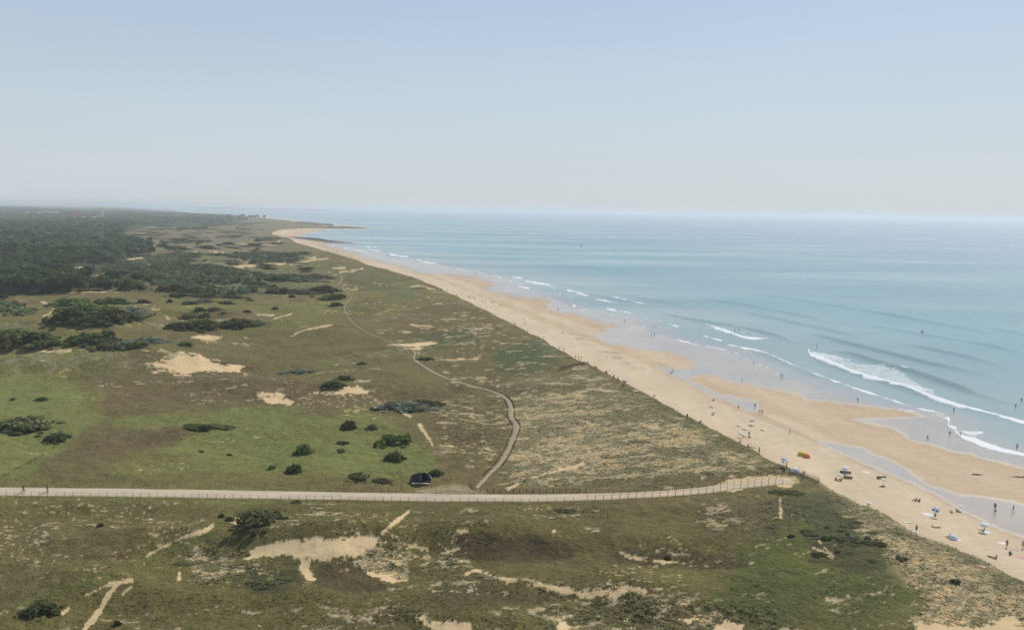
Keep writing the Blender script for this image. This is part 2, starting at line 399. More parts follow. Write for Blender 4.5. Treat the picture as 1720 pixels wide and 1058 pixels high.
# --- broad ground tones: plant cover, and slope shade put into the colour (px outline, colour, strength, soft, amp)
AREAS = [
 ([(-40,640),(70,640),(150,662),(165,700),(115,745),(60,790),(-40,808)], GREEN*1.06, .85, 14, 14),
 ([(185,692),(300,682),(430,678),(600,690),(690,705),(735,745),(720,790),(600,806),(450,800),(360,775),(240,768),(300,732),(190,715)], GREEN*1.02, .85, 12, 14),
 ([(825,600),(880,580),(950,585),(935,610),(880,628),(835,622)], C(.085,.115,.045), .75, 7, 8),
 ([(700,560),(790,556),(800,575),(720,585)], C(.088,.115,.045), .6, 6, 8),
 ([(1110,690),(1180,720),(1130,735),(1080,715)], C(.082,.10,.045), .6, 8, 10),
 ([(1290,870),(1400,838),(1470,870),(1440,930),(1480,950),(1500,970),(1530,1000),(1548,1020),(1500,1048),(1400,1058),(1300,1040),(1200,1000),(1240,930)], C(.105,.115,.036), .8, 14, 18),
 ([(1310,915),(1380,920),(1420,950),(1380,960),(1320,945)], C(.145,.145,.036), .6, 9, 12),
 ([(160,640),(300,625),(450,622),(640,655),(560,692),(430,684),(170,690)], BROWN, .75, 10, 12),
 ([(60,775),(170,730),(320,716),(340,730),(220,760),(160,800),(60,800)], BROWN*.92, .7, 8, 10),
 ([(640,690),(740,690),(780,720),(720,760),(660,710)], BROWN*.95, .6, 8, 10),
 ([(-40,800),(400,790),(640,812),(640,826),(-40,820)], DRAB*1.05, .6, 6, 6),
 ([(-40,845),(380,845),(380,890),(250,925),(150,960),(-40,1000)], DRAB*1.05, .55, 12, 14),
 ([(526,955),(548,945),(590,945),(620,958),(645,985),(600,992),(530,985)], DBROWN*1.15, .85, 6, 6),  # shaded front slope below the blow-out, painted dark brown
 ([(770,918),(830,912),(900,908),(975,920),(960,942),(880,945),(800,938)], DBROWN, .8, 6, 7),  # shade of the viewer-facing dune slope painted into the brown
 ([(1035,925),(1110,915),(1180,932),(1260,945),(1240,955),(1130,950),(1040,943)], DBROWN, .75, 6, 7),  # another front slope with its shade painted in
 ([(700,985),(790,975),(880,985),(960,1003),(900,1020),(720,1012)], DBROWN*1.25, .6, 8, 8),
 ([(380,960),(440,945),(500,945),(510,965),(520,985),(460,1000),(390,985)], C(.078,.078,.036), .8, 7, 9),
 ([(860,655),(960,640),(1050,668),(1120,705),(1200,745),(1260,785),(1200,800),(1000,815),(880,815),(850,800),(875,740)], C(.235,.20,.105), .7, 16, 18),
 ([(880,660),(1000,700),(1060,760),(1000,780),(900,770),(872,720)], C(.33,.275,.16), .6, 16, 18),
 ([(930,640),(985,612),(1090,668),(1200,730),(1330,797),(1230,790),(1100,715)], C(.225,.20,.10), .75, 8, 10),
 ([(1380,815),(1520,888),(1720,985),(1800,1030),(1800,1090),(1520,1090),(1560,1010),(1500,945),(1440,885)], C(.34,.27,.16), .8, 12, 14),
 ([(1360,900),(1420,885),(1480,925),(1490,960),(1420,960),(1370,935)], C(.075,.068,.04), .75, 10, 14),
 ([(1290,845),(1380,830),(1440,870),(1420,890),(1320,870)], C(.088,.088,.045), .7, 8, 12),
 ([(1260,830),(1340,840),(1330,890),(1270,900),(1180,890),(1180,860)], C(.125,.105,.055), .55, 12, 14),
 ([(460,382),(300,380),(200,400),(215,412),(300,424),(480,430),(488,404)], C(.195,.163,.098), .85, 5, 4),
 ([(200,430),(420,425),(540,470),(520,500),(330,500),(220,470)], C(.12,.13,.068), .5, 8, 10),
 ([(530,445),(640,455),(720,480),(690,510),(600,480)], C(.14,.15,.065), .6, 8, 10),
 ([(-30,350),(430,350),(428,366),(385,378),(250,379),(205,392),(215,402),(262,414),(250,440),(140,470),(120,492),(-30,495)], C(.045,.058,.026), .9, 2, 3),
]
AREAS.insert(0, ([(-80,843),(700,850),(1000,850),(1180,850),(1280,880),(1480,980),(1560,1090),(-80,1090)], C(.135,.115,.043), .62, 10, 14))  # near ground below the road, toned darker and browner
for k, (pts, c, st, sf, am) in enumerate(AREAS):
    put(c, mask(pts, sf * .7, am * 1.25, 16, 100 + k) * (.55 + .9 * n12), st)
# --- straw-coloured grass streaks: dense speckle where the marram is thin
sp = np.zeros(len(TXf))
put(C(.36,.285,.18), mask([(700,824),(735,817),(770,815),(795,818),(815,827),(700,829)], 3, 5, 8, 199), .75)
SPECK = [([(850,660),(960,640),(1050,668),(1150,720),(1260,790),(1160,812),(960,815),(850,812),(868,740)], .66, 20),
 ([(930,640),(985,612),(1090,668),(1200,730),(1330,797),(1230,790),(1100,715)], .46, 8),
 ([(715,615),(790,620),(870,655),(840,670),(760,640)], .5, 8), ([(720,680),(850,668),(862,720),(840,790),(760,760),(730,720)], .36, 14),
 ([(1380,815),(1520,888),(1720,985),(1800,1030),(1800,1090),(1500,1090),(1555,1015),(1500,945),(1440,885)], .75, 10), ([(1550,1010),(1600,965),(1680,985),(1800,1030),(1800,1090),(1540,1090)], .95, 8),
 ([(305,935),(370,915),(420,915),(430,945),(390,975),(330,975)], .62, 10), ([(600,915),(640,905),(690,930),(680,972),(640,968),(600,945)], .55, 8),
 ([(690,935),(760,930),(840,965),(760,985),(700,965)], .4, 10), ([(620,1020),(720,1015),(790,1040),(780,1060),(660,1045)], .4, 9),
 ([(900,1000),(1150,985),(1230,1010),(1350,1045),(1330,1075),(900,1075)], .40, 16), ([(1180,845),(1340,838),(1350,870),(1300,890),(1180,890)], .38, 12),
 ([(1120,930),(1220,925),(1260,950),(1180,960)], .3, 8), ([(860,970),(1060,975),(1120,1010),(940,1010)], .33, 8), ([(1380,960),(1500,985),(1500,1030),(1380,1010)], .3, 12),
 ([(380,838),(560,845),(600,880),(520,895),(400,890)], .26, 10), ([(700,855),(1000,855),(1000,890),(760,890)], .16, 10), ([(0,590),(110,590),(110,610),(0,612)], .25, 5),
 ([(240,600),(340,595),(330,632),(250,630)], .5, 6), ([(640,560),(900,520),(960,600),(880,640),(720,610)], .22, 14), ([(700,490),(830,510),(880,545),(760,545)], .22, 9),
 ([(-20,840),(380,840),(300,960),(100,1058),(-20,1058)], .10, 10), ([(-20,1000),(700,990),(700,1075),(-20,1075)], .13, 10), ([(640,985),(1300,985),(1300,1075),(640,1075)], .16, 10),
 ([(120,600),(640,600),(640,680),(120,680)], .10, 10), ([(0,560),(430,530),(420,600),(0,600)], .08, 8), ([(180,400),(620,425),(600,480),(300,470)], .1, 4)]
for k, (pts, den, sf) in enumerate(SPECK):
    sp = np.maximum(sp, mask(pts, sf, sf, 14, 200 + k) * den)
st1 = fbm(LX, LY * 1.3, 2.0, 3, 91, .6); st2 = fbm(LX, LY * 1.5, 9.0, 3, 93, .6)
stv = .55 * st1 + .45 * st2
thr = lerp(.715, .385, np.clip(sp, 0, 1) ** .75)
straw_m = sst(0, .055, stv - thr) * sst(.01, .06, sp)
put(STRAW, straw_m, .78)
put(SAND * .9, sst(0, .05, stv - thr - .05) * sst(.01, .06, sp), .65)
# --- bare sand (outline or band)
sand = np.zeros(len(TXf))
SPOLY = [
 ([(418,922),(445,913),(480,909),(520,906),(560,906),(600,902),(628,901),(632,908),(628,917),(606,926),(598,932),(572,930),(548,935),(543,942),(520,940),(496,934),(478,929),(440,934),(405,940),(420,930)], 1.2, 3.0),
 ([(498,933),(522,940),(520,954),(528,973),(520,973),(508,962),(502,955),(506,945)], 1.0, 2.5), ([(618,962),(645,962),(674,975),(662,979),(640,973)], 1.5, 4),
 ([(258,612),(275,604),(300,598),(335,596),(355,607),(385,613),(412,615),(414,621),(375,624),(340,623),(305,628),(280,622)], 1.2, 4),
 ([(528,659),(545,655),(570,648),(600,648),(618,657),(600,661),(570,662),(562,666),(552,660)], 1, 2.5),
 ([(432,663),(448,666),(460,674),(466,667),(495,671),(489,679),(466,676),(452,676)], 1, 2.5), ([(322,566),(350,563),(372,567),(345,571)], 1, 2),
 ([(700,1034),(730,1046),(760,1043),(790,1046),(790,1075),(745,1075),(725,1055)], 2, 6), ([(938,1048),(948,1040),(960,1060),(940,1075)], 2, 5),
 ([(1205,1048),(1225,1038),(1250,1050),(1240,1070),(1200,1060)], 2, 6), ([(1140,1040),(1165,1038),(1160,1047)], 1.5, 4),
 ([(768,892),(785,888),(787,892),(770,895)], 1, 2), ([(924,893),(932,889),(934,893),(926,897)], 1, 2),
 ([(155,464),(190,460),(196,466),(170,468)], .7, 1.5), ([(392,873),(402,872),(403,881),(394,882)], 1, 2),
 ([(1205,812),(1225,805),(1300,798),(1338,800),(1345,809),(1325,817),(1280,812),(1230,826),(1210,822)], 1.5, 3),
 ([(1540,1045),(1640,1050),(1700,1040),(1740,1075),(1540,1085)], 4, 10), ([(655,580),(700,577),(730,577),(700,586)], 2, 5),
]
SBAND = [
 ([(138,1062),(165,1028),(185,995),(196,982),(204,976)], (8,9,9,6), 2), ([(138,999),(155,995),(175,985),(222,973)], (3,4,5,4), 2.5), ([(205,997),(222,984)], 4, 2),
 ([(247,932),(275,918),(305,903),(335,895),(360,881)], (3,4,3,7), 3), ([(102,1030),(118,1020)], 5, 3), ([(640,896),(650,888),(668,874),(687,857)], (7,7,5,2), 1.5),
 ([(704,712),(714,728),(722,738),(727,750)], (6,5,3,2), 1.2), ([(672,690),(690,700)], 3, 2),
 ([(860,968),(905,982),(930,990)], (3,4,6), 4), ([(920,986),(955,992),(985,998),(1010,992),(1035,996),(1050,990)], (5,6,8,7,8,4), 4), ([(1050,985),(1085,992)], 3, 3),
 ([(600,907),(660,910),(720,922)], (5,3,3), 3), ([(735,932),(752,926),(775,922)], 3, 2.5), ([(1040,930),(1060,937),(1090,942),(1130,943),(1190,950)], (2,3,3,4,3), 3),
 ([(780,965),(800,958),(825,966),(880,978)], (3,4,5,4), 4), ([(1365,920),(1385,928),(1400,940)], 3, 2), ([(300,975),(302,960)], 4, 2),
 ([(0,578),(30,585),(80,591),(120,587)], 2, 1), ([(70,506),(90,520),(72,532),(80,538),(130,541),(160,543)], 1.5, 1), ([(85,494),(115,492),(150,490),(205,489),(228,485),(240,482)], 2, .8),
 ([(80,442),(95,447),(118,452)], 2, 1), ([(108,451),(155,450)], 1.6, .8), ([(205,445),(220,436),(240,433)], 1.5, 1), ([(222,408),(240,410),(275,413)], 1.6, .8),
 ([(338,455),(350,451),(375,450)], 2, .8), ([(338,452),(340,458),(352,459)], 1.5, .6), ([(375,449),(400,447),(430,447)], 1.6, .8), ([(325,423),(375,425)], 1.2, .8),
 ([(400,446),(440,444),(480,444)], 1.5, .8), ([(487,444),(510,441),(530,436),(552,435)], 2, .7), ([(460,414),(468,406),(476,398)], 2, .6), ([(487,429),(497,423)], 1.6, .6), ([(512,433),(530,433)], 2, .8),
 ([(558,450),(580,450)], 1.6, 1), ([(570,458),(590,455),(610,451)], 1.6, 1), ([(460,412),(420,410),(380,409)], 1, .8),
 ([(255,520),(270,522),(283,535)], 1.5, 1), ([(490,565),(510,555),(560,545)], 1.2, 1), ([(460,535),(480,530),(490,527)], 1.4, 1), ([(430,528),(460,530)], 1.1, 1),
 ([(690,482),(705,480),(730,486)], 1.2, 1.5), ([(690,545),(740,551)], 1, 2), ([(700,606),(760,604),(800,602),(808,597)], (1,1.5,2,2), 2.5),
 ([(980,780),(900,800),(850,822)], 4, 3), ([(1375,908),(1400,935)], 3, 2), ([(1310,835),(1312,870)], 3, 2),
]
fine = fbm(LX, LY * 1.2, 1.7, 4, 99, .7)
for k, (pts, sf, am) in enumerate(SPOLY):
    mm = mask(pts, 4.5, am, 5, 300 + k); sand = np.maximum(sand, sst(.40, .60, mm + (fine - .5) * 1.6 * (1 - np.abs(2 * mm - 1)) ** .6))
    halo = mask(pts, 8, 4, 8, 350 + k); sand = np.maximum(sand, sst(0, .06, st1 * .7 + st2 * .3 - lerp(.72, .40, halo)) * (halo > .03))
spots = sst(.62, .70, fbm(LX, LY, 22, 3, 95)) * sst(.66, .71, fbm(LX, LY * 1.2, 1.3, 3, 97, .65)) * (TYf < 700) * (D_DUNE > 3)
sand = np.maximum(sand, spots * .55)
for k, (pts, w, am) in enumerate(SBAND): mm = mask(band(pts, np.asarray(w) * 1.15), 2.2, am, 5, 400 + k); sand = np.maximum(sand, sst(.34, .62, mm + (fine - .5) * 1.5 * (1 - np.abs(2 * mm - 1)) ** .5) * .84)
# depth shading of scarps painted as dark lines at blow-outs and crest; tracks
DARK = [([(500,912),(512,909),(540,909),(560,906),(590,905)], 2.6), ([(405,938),(440,930),(462,925)], 3), ([(545,940),(560,936),(600,934)], 3), ([(600,915),(618,912)], 4), ([(350,603),(370,610),(400,615),(425,621)], 2.5), ([(250,935),(300,915),(330,904)], 2), ([(140,935),(220,935)], 6), ([(0,802),(60,770),(100,745)], 2),
        ([(690,484),(735,484)], 2.5), ([(1535,885),(1550,892)], 5), ([(1620,938),(1650,952)], 5), ([(940,618),(985,610)], 3), ([(1340,798),(1372,812)], 4)]
for k, (pts, w) in enumerate(DARK): put(DBROWN * .9, mask(band(pts, w), 1.2, 2, 4, 500 + k), .75)
put(C(.135, .138, .045), mask(band([(-20,1030),(100,995),(200,960),(300,915),(390,872),(420,855)], 10), 4, 2, 10, 530), .9)
put(SAND * (0.84 + .22 * n12 + .14 * fine)[:, None], sand)
put(C(.40, .32, .18), sand * sst(.56, .66, fine) * sst(.48, .6, n12), .5)
# --- rock reefs and the beach
reef = np.maximum(mask([(486,398),(500,399.5),(520,401),(545,403.5),(580,407),(612,411),(608,412),(575,410.5),(548,409),(520,404.5)], .6, 1.2, 30, 601),
                  mask([(530,384),(552,380.5),(575,380.3),(600,381.5),(624,382.6),(600,384.2),(560,384.6)], .6, .8, 30, 602))
reef = np.maximum(reef, mask(band([(500,374),(530,376.5),(560,379)], 3), .8, 1.2, 30, 603))
TZ = TZ + reef * np.maximum(0, 1.3 - TZ) + reef * 1.2 * (fbm(TXf, TYf, 18, 3, 604))
WET1 = [(545,412),(570,419),(600,428),(640,439),(680,450),(705,459),(758,461),(802,467),(828,477),(812,488),(860,497),(900,502),(927,503),(919,509),(920,520),(944,526),(968,530),(992,537),(1017,543),(1040,545),
  (1017,553),(1001,561),(1003,567),(1022,578),(1043,579),(1069,585),(1104,590),(1132,594),(1160,604),(1175,616),(1152,619),(1126,619),(1100,614),(1130,632),(1161,646),(1198,666),(1222,674),(1257,690),(1262,693),
  (1274,687),(1276,675),(1240,666),(1208,661),(1187,651),(1159,637),(1170,631),(1191,630),(1212,637),(1229,642),(1257,645),(1292,654),(1318,659),(1351,666),(1351,671),(1390,673),(1442,680),(1494,686),(1529,692),(1555,700),
  (1494,704),(1430,704),(1464,711),(1495,718),(1518,728),(1528,737),(1556,744),(1577,752),(1594,759),(1629,763),(1664,773),(1690,780),(1720,786),(1800,815),(1900,850),(1900,700),(1400,560),(900,440),(600,400)]
WET2 = [(1374,741),(1397,743),(1444,750),(1458,757),(1486,768),(1518,782),(1540,800),(1568,815),(1612,829),(1647,833),(1682,840),(1720,847),(1850,880),(1850,950),(1720,903),(1682,891),(1647,873),(1620,861),(1577,835),(1542,816),(1500,799),(1444,776),(1409,760)]
wet = np.maximum(mask(WET1, 4.5, 2.6, 10, 610), mask(WET2, 5.0, 3, 10, 611))
damp = np.maximum(mask(WET1, 12, 5, 10, 612), mask(WET2, 11, 5, 10, 613))
damp = np.maximum(damp, .8 * mask(band([(1105,612),(1200,666),(1260,692),(1320,719),(1375,743),(1445,777),(1545,818),(1650,875),(1730,908)], 7), 2, 2, 10, 614))
dl = np.maximum(0, D_LAND)
bn = fbm(TXf * .8 + TYf * .25, (TYf + TXf * 3.2) * .35, 16, 4, 621)
bcol = lerp(C(.575,.46,.315)[None], C(.52,.40,.255)[None], sst(.4, .62, bn)[:, None])
bcol = lerp(bcol, C(.50,.37,.245)[None] + 0 * bcol, sst(60, 25, dl)[:, None] * .6)
bcol = lerp(bcol, C(.42,.315,.215)[None] + 0 * bcol, (damp * .8)[:, None])
bcol = lerp(bcol, lerp(C(.46,.385,.305)[None], C(.40,.355,.30)[None], sst(.35, .65, fbm(TXf, TYf, 40, 3, 625))[:, None]), wet[:, None])  # wet sand paler and greyer: sky reflection painted into its colour
bcol = bcol * (.87 + .26 * fbm(LX + LY * .9, (LY - LX * .6) * 7, 5, 4, 627))[:, None]
for pts, w in (([(925,550),(945,552)], 2.5), ([(955,561),(985,564)], 2.5), ([(968,568),(980,569)], 2), ([(1030,600),(1043,602)], 3), ([(1045,609),(1060,611)], 2.5), ([(1005,590),(1040,593)], 1.6), ([(1060,618),(1085,621)], 1.5), ([(970,577),(1000,580)], 1.5)):
    bcol = lerp(bcol, C(.26,.215,.175)[None] + 0 * bcol, (mask(band(pts, w), 1.5, 1.5, 5, 630) * .55)[:, None])
# dune vegetation creeping down the seaward face
face = sst(-12.5, -8.5, D_DUNE + 4 * (fbm(TXf, TYf, 6, 3, 640) - .5))
put(C(.17,.155,.075), (D_DUNE < 6) * sst(.35, .6, n3) * sst(-14, -2, D_DUNE), .55)
farb = sst(1550, 1700, TYf)
land_m = np.where(D_DUNE > 0, 1.0, face * (1 - farb))
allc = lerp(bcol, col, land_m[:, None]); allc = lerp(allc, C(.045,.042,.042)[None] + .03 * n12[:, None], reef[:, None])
wet = wet * (1 - land_m) * (1 - reef)
straw_all = np.clip(sand, 0, 1)
TV = np.column_stack([TXf, TYf, TZ]); TF = grid_faces(NR, NC)
fz = (D_LAND[TF].max(1) > -260); TF = TF[fz]
isb = (land_m[TF].mean(1) < .5)
g1 = lambda a: np.repeat(np.asarray(a, np.float32)[:, None], 3, 1)
att = {'Col': allc, 'Sand': g1(straw_all), 'Wet': g1(wet)}
GM, BM = ground_mat(), beach_mat()
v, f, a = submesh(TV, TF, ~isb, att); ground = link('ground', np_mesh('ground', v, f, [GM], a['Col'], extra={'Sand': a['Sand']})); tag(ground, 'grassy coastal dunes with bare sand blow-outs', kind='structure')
v, f, a = submesh(TV, TF, isb, att); beach = link('beach', np_mesh('beach', v, f, [BM], a['Col'], extra={'Wet': a['Wet']})); tag(beach, 'long pale sand beach with wet runnels', kind='structure')

# ------------------------------------------------------------------ the sea
WX, WY = fan(110, 70000, .75, 230, 1.6, -.62, 1.02, 900)
WXf, WYf = WX.ravel(), WY.ravel(); wn = WX.shape
wd_ = sdist(LAND, WXf, WYf); off = np.maximum(-wd_, 0)
WA, WB = AB(WXf, WYf)
def onw(p): return Pz(p, 0.0)
def wmask(pts, soft=1.2, amp=1.5, seed=0):
    q = onw(pts); a, b = AB(q[:, 0], q[:, 1]); mrg = soft + amp + 3
    idx = np.nonzero((WA > a.min() - mrg) & (WA < a.max() + mrg) & (WB > b.min() - mrg) & (WB < b.max() + mrg))[0]
    r = np.zeros(len(WA))
    if len(idx):
        d = sdist(np.stack([a, b], -1), WA[idx], WB[idx]) + amp * 2.6 * (fbm(WXf[idx], WYf[idx], 5, 3, seed) - .5)
        r[idx] = sst(-soft, soft, d)
    return r
wz = 0.04 * (fbm(WXf, WYf, 14, 3, 701) - .5) * (1 - sst(900, 2500, WYf)); wz += np.where(wd_ > 0, -.02 * np.minimum(wd_, 20), 0.0) * 0
# swell: long low ridges parallel to the shore
SWELL = [([(1094,518),(1111,523),(1132,530),(1160,536),(1230,547),(1300,562),(1351,579)], .55), ([(1330,550),(1355,558),(1390,566),(1428,577),(1460,585),(1494,593),(1529,602),(1564,611),(1620,622),(1740,648)], .6),
 ([(1385,584),(1407,589),(1432,594),(1468,606),(1503,616),(1547,629),(1582,641),(1620,654),(1640,662),(1700,677),(1760,690)], .75), ([(1500,572),(1535,579),(1564,586),(1620,598),(1740,628)], .55),
 ([(1357,588),(1380,602),(1425,622),(1490,642),(1556,664),(1610,681),(1690,701),(1760,720)], .5), ([(1230,520),(1330,540),(1450,566),(1500,574)], .4), ([(1560,560),(1640,575),(1760,602)], .45), ([(1420,540),(1520,556),(1660,580)], .35),
 ([(1222,578),(1274,590),(1334,615),(1418,646),(1484,667)], .25), ([(1180,500),(1300,520),(1420,545)], .35), ([(960,487),(1000,495),(1090,512)], .4), ([(1640,545),(1760,570)], .45), ([(900,470),(1000,486),(1090,502),(1180,520)], .3),
 ([(1450,520),(1560,540),(1700,566)], .35), ([(1250,490),(1400,512),(1560,540)], .3)]
kx, ky = 0.965, 0.26
for pts, hh in SWELL:
    L = resample(onw(pts), 12)
    idx = np.nonzero((WXf > L[:, 0].min() - 20) & (WXf < L[:, 0].max() + 20) & (WYf > L[:, 1].min() - 20) & (WYf < L[:, 1].max() + 20))[0]
    d, pos = ldist(L, WXf[idx], WYf[idx])
    i = np.minimum(pos.astype(int), len(L) - 2); tx = L[i + 1] - L[i]; tx /= np.linalg.norm(tx, axis=1)[:, None]
    side = (WXf[idx] - L[i, 0]) * tx[:, 1] - (WYf[idx] - L[i, 1]) * tx[:, 0]
    s_ = np.sign(side)  # + on one side of the crest
    ends = sst(0, 3, pos) * sst(0, 3, len(L) - 1 - pos)
    sharp = np.where(s_ * np.sign(kx) < 0, 1.1, 3.6)
    wz[idx] += 2.2 * hh * ends * np.exp(-(d / sharp) ** 2) * (.75 + .5 * vnoise(WXf[idx] / 25, WYf[idx] / 25, 3))
foam = np.zeros(len(WXf))
FLINE = [([(1357,587),(1362,596),(1393,609),(1425,622),(1457,633),(1490,642),(1520,650),(1556,664),(1580,673),(1610,681),(1650,691),(1690,701),(1730,712),(1800,735)], (5,7,6,6,6,7,7,6,5,5,5.5,6,6), 1.0),
 ([(1500,640),(1545,652),(1575,655)], (3,7,3), .75), ([(1505,617),(1520,620),(1534,625)], (2,4,3), 1.0), ([(1362,593),(1395,598),(1430,606)], (8,6,3), .75),
 ([(1222,578),(1245,584),(1274,590),(1306,601),(1334,615),(1362,625)], (1.6,2.4,2.6,2.4,2.4,2), .95), ([(1364,627),(1418,646),(1484,667),(1536,684),(1570,691),(1594,700)], (2.6,2.4,2,1.6,1.2,2), .92),
 ([(1591,701),(1594,707),(1593,714),(1606,719)], (4,5,6,4), 1.0), ([(1603,722),(1612,731),(1647,744),(1682,755),(1722,764),(1800,788)], (5,8,8,6,5,4), 1.0), ([(1610,724),(1632,727),(1650,726)], (3,5,2), .8),
 ([(1544,708),(1534,713),(1539,719),(1572,729)], (2,2.6,2,1.4), .9), ([(952,487),(973,492),(990,498)], (2.4,3.4,2.4), 1), ([(960,487),(985,490),(998,496)], (2,5,2), .6), ([(1025,499),(1052,504)], 3, 1), ([(1058,505),(1087,512)], 3, 1),
 ([(1000,502),(1025,507)], 2.2, .9), ([(1020,508),(1036,508)], 3, .75), ([(963,511),(966,516)], 5, .9), ([(980,510),(990,508)], 2, .7), ([(1018,518),(1036,521)], 3.4, .95), ([(1040,522),(1068,528)], 1.8, .8), ([(1072,530),(1090,536)], 2, .6), ([(1098,538),(1112,539)], 2.4, .8),
 ([(1124,543),(1140,550)], 2.2, .85), ([(1100,566),(1112,572)], 2.6, .8), ([(1118,575),(1130,576)], 2, .75), ([(1136,570),(1146,573)], 4, .95), ([(1144,573),(1167,578)], 2.8, .95), ([(1167,578),(1195,582),(1220,588)], 1.5, .75),
 ([(1177,562),(1195,568),(1212,572)], 2.2, .85), ([(1185,544),(1205,551),(1225,558),(1250,566),(1268,569),(1290,567)], (3,4,4,4,4,2), 1), ([(1192,546),(1230,552),(1285,565)], (4,11,4), .55), ([(1232,591),(1257,604),(1290,618)], 1.4, .75), ([(1250,589),(1268,593)], 2, .75),
 ([(870,481),(890,485)], 2.6, .95), ([(860,465),(879,468)], 2.8, 1), ([(880,471),(900,475),(928,479)], (2,3.4,2.2), 1), ([(918,479),(930,483)], 2, .8), ([(923,483),(935,484)], 2.4, .8), ([(930,493),(965,500)], 1.4, .7), ([(828,464),(842,466)], 2.2, .9), ([(838,466),(850,470)], 1.6, .8),
 ([(545,412),(562,413)], 1.6, .95), ([(575,416.5),(600,420),(625,426)], 2, .95), ([(617,418),(640,423)], 2.2, 1), ([(610,414.2),(634,414.6)], 1.6, .9), ([(655,427.5),(686,432)], 2.4, 1), ([(632,428),(640,429)], 1.4, .8), ([(700,436),(708,438)], 2.2, 1), ([(711,440),(733,442.5)], 2.2, 1),
 ([(765,452),(780,455)], 1.6, .9), ([(779,456),(800,461),(820,464)], 1.8, .85), ([(720,447),(750,451)], 1.2, .7), ([(560,421),(600,430),(640,439)], 1.0, .6), ([(508,396),(520,391),(535,388)], 1, .6), ([(560,376),(568,376.5)], 1, .8), ([(668,384.5),(676,385)], 1, .7)]
for k, (pts, w, st) in enumerate(FLINE): foam = np.maximum(foam, wmask(band(pts, np.asarray(w) * 1.12), 1.5, 1.5, 710 + k) * st * (.93 if np.max(w) < 3 else .83))
foam = np.maximum(foam, wmask(band(SHORE_PX[8:38], 1.5), 1.2, 1.6, 759) * .66)
foam = np.maximum(foam, .53 * wmask([(1360,592),(1400,599),(1440,608),(1480,613),(1510,620),(1535,640),(1560,652),(1585,660),(1560,664),(1490,642),(1425,622),(1380,604)], 3, 3, 760))
foam = np.maximum(foam, .47 * wmask([(1606,719),(1640,724),(1665,726),(1640,732),(1650,744),(1615,732)], 3, 3, 761))
wz += .28 * sst(.8, 1, foam) * (.5 + fbm(WXf, WYf, 3, 2, 770))
sh = sst(0, 22, off); md = sst(15, 180, off); dp = sst(150, 1500, off)
wc = lerp(C(.36,.36,.335)[None], C(.245,.335,.325)[None], sh[:, None]); wc = lerp(wc, C(.125,.285,.320)[None] + 0 * wc, md[:, None]); wc = lerp(wc, C(.135,.235,.335)[None] + 0 * wc, dp[:, None])
wv = np.column_stack([WXf, WYf, wz]); wf = grid_faces(*wn)
wf = wf[(wd_[wf].min(1) < 6)]
far_l = (wv[wf][:, :, 1].min(1) < 13800) | True
watt = {'Col': wc, 'Foam': g1(foam)}
WM = water_mat()
isf = foam[wf].max(1) > .5
v, f, a = submesh(wv, wf, ~isf, watt); tag(link('water', np_mesh('water', v, f, [WM], a['Col'], extra={'Foam': a['Foam']})), 'blue green sea with low swell', kind='structure')
v, f, a = submesh(wv, wf, isf, watt); tag(link('foam', np_mesh('foam', v, f, [WM], a['Col'], extra={'Foam': a['Foam']})), 'white foam of waves breaking along the shore', 'foam', kind='stuff')

# far cape beyond the bay, and rising land inland
def ridge_hills(name, pts, zt, wid, colr, label):
    L = resample(np.array(pts, float), 250); n = len(L); V = []
    k = np.sin(np.linspace(0, math.pi, n)) ** .5
    prof = [(-1, 0), (-.5, .6), (0, 1), (.5, .7), (1, 0)]
    for i in range(n):
        zz = zt * k[i] * (.7 + .6 * vnoise(L[i, 0] / 900, L[i, 1] / 900, 5))
        for s_, q in prof: V.append((L[i, 0], L[i, 1] + s_ * wid, max(-1, zz * q) - (1 if q == 0 else 0)))
    o = link(name, np_mesh(name, V, grid_faces(n, 5), [plain('far_land', colr, .95, .3, .004)])); tag(o, label, kind='structure')
ridge_hills('hills', [(-6600, 16800), (-5500, 16500), (-4300, 16300), (-3300, 16200)], 30, 500, (.07, .085, .05), 'low wooded cape across the bay')

# ------------------------------------------------------------------ road and boardwalk-side path as sheets on the levelled ground
def strip(name, L, Z, w, m, lift, label, rag=.12, seed=0):
    t = np.gradient(L, axis=0); t /= np.linalg.norm(t, axis=1)[:, None]; nr = np.stack([-t[:, 1], t[:, 0]], -1)
    q = np.linspace(-1, 1, 7); n = len(L)
    wv_ = (w if np.isscalar(w) else np.interp(np.linspace(0, 1, n), np.linspace(0, 1, len(w)), w)) / 2
    V = np.zeros((n, 7, 3))
    for j, s_ in enumerate(q):
        ww = wv_ * s_ * (1 + (rag * 2 * (fbm(L[:, 0], L[:, 1], 5, 3, seed + j) - .5) if abs(s_) > .9 else 0))
        V[:, j, :2] = L + nr * (ww[:, None] if not np.isscalar(ww) else ww)
        V[:, j, 2] = Z + lift + .03 * (1 - s_ * s_)
    V[:, 0, 2] -= .1; V[:, -1, 2] -= .1
    c = np.repeat(np.linspace(-1, 1, 7)[None], n, 0).reshape(-1)
    return tag(link(name, np_mesh(name, V.reshape(-1, 3), grid_faces(n, 7), [m], np.repeat(c[:, None] * .5 + .5, 3, 1))), label, kind='structure')
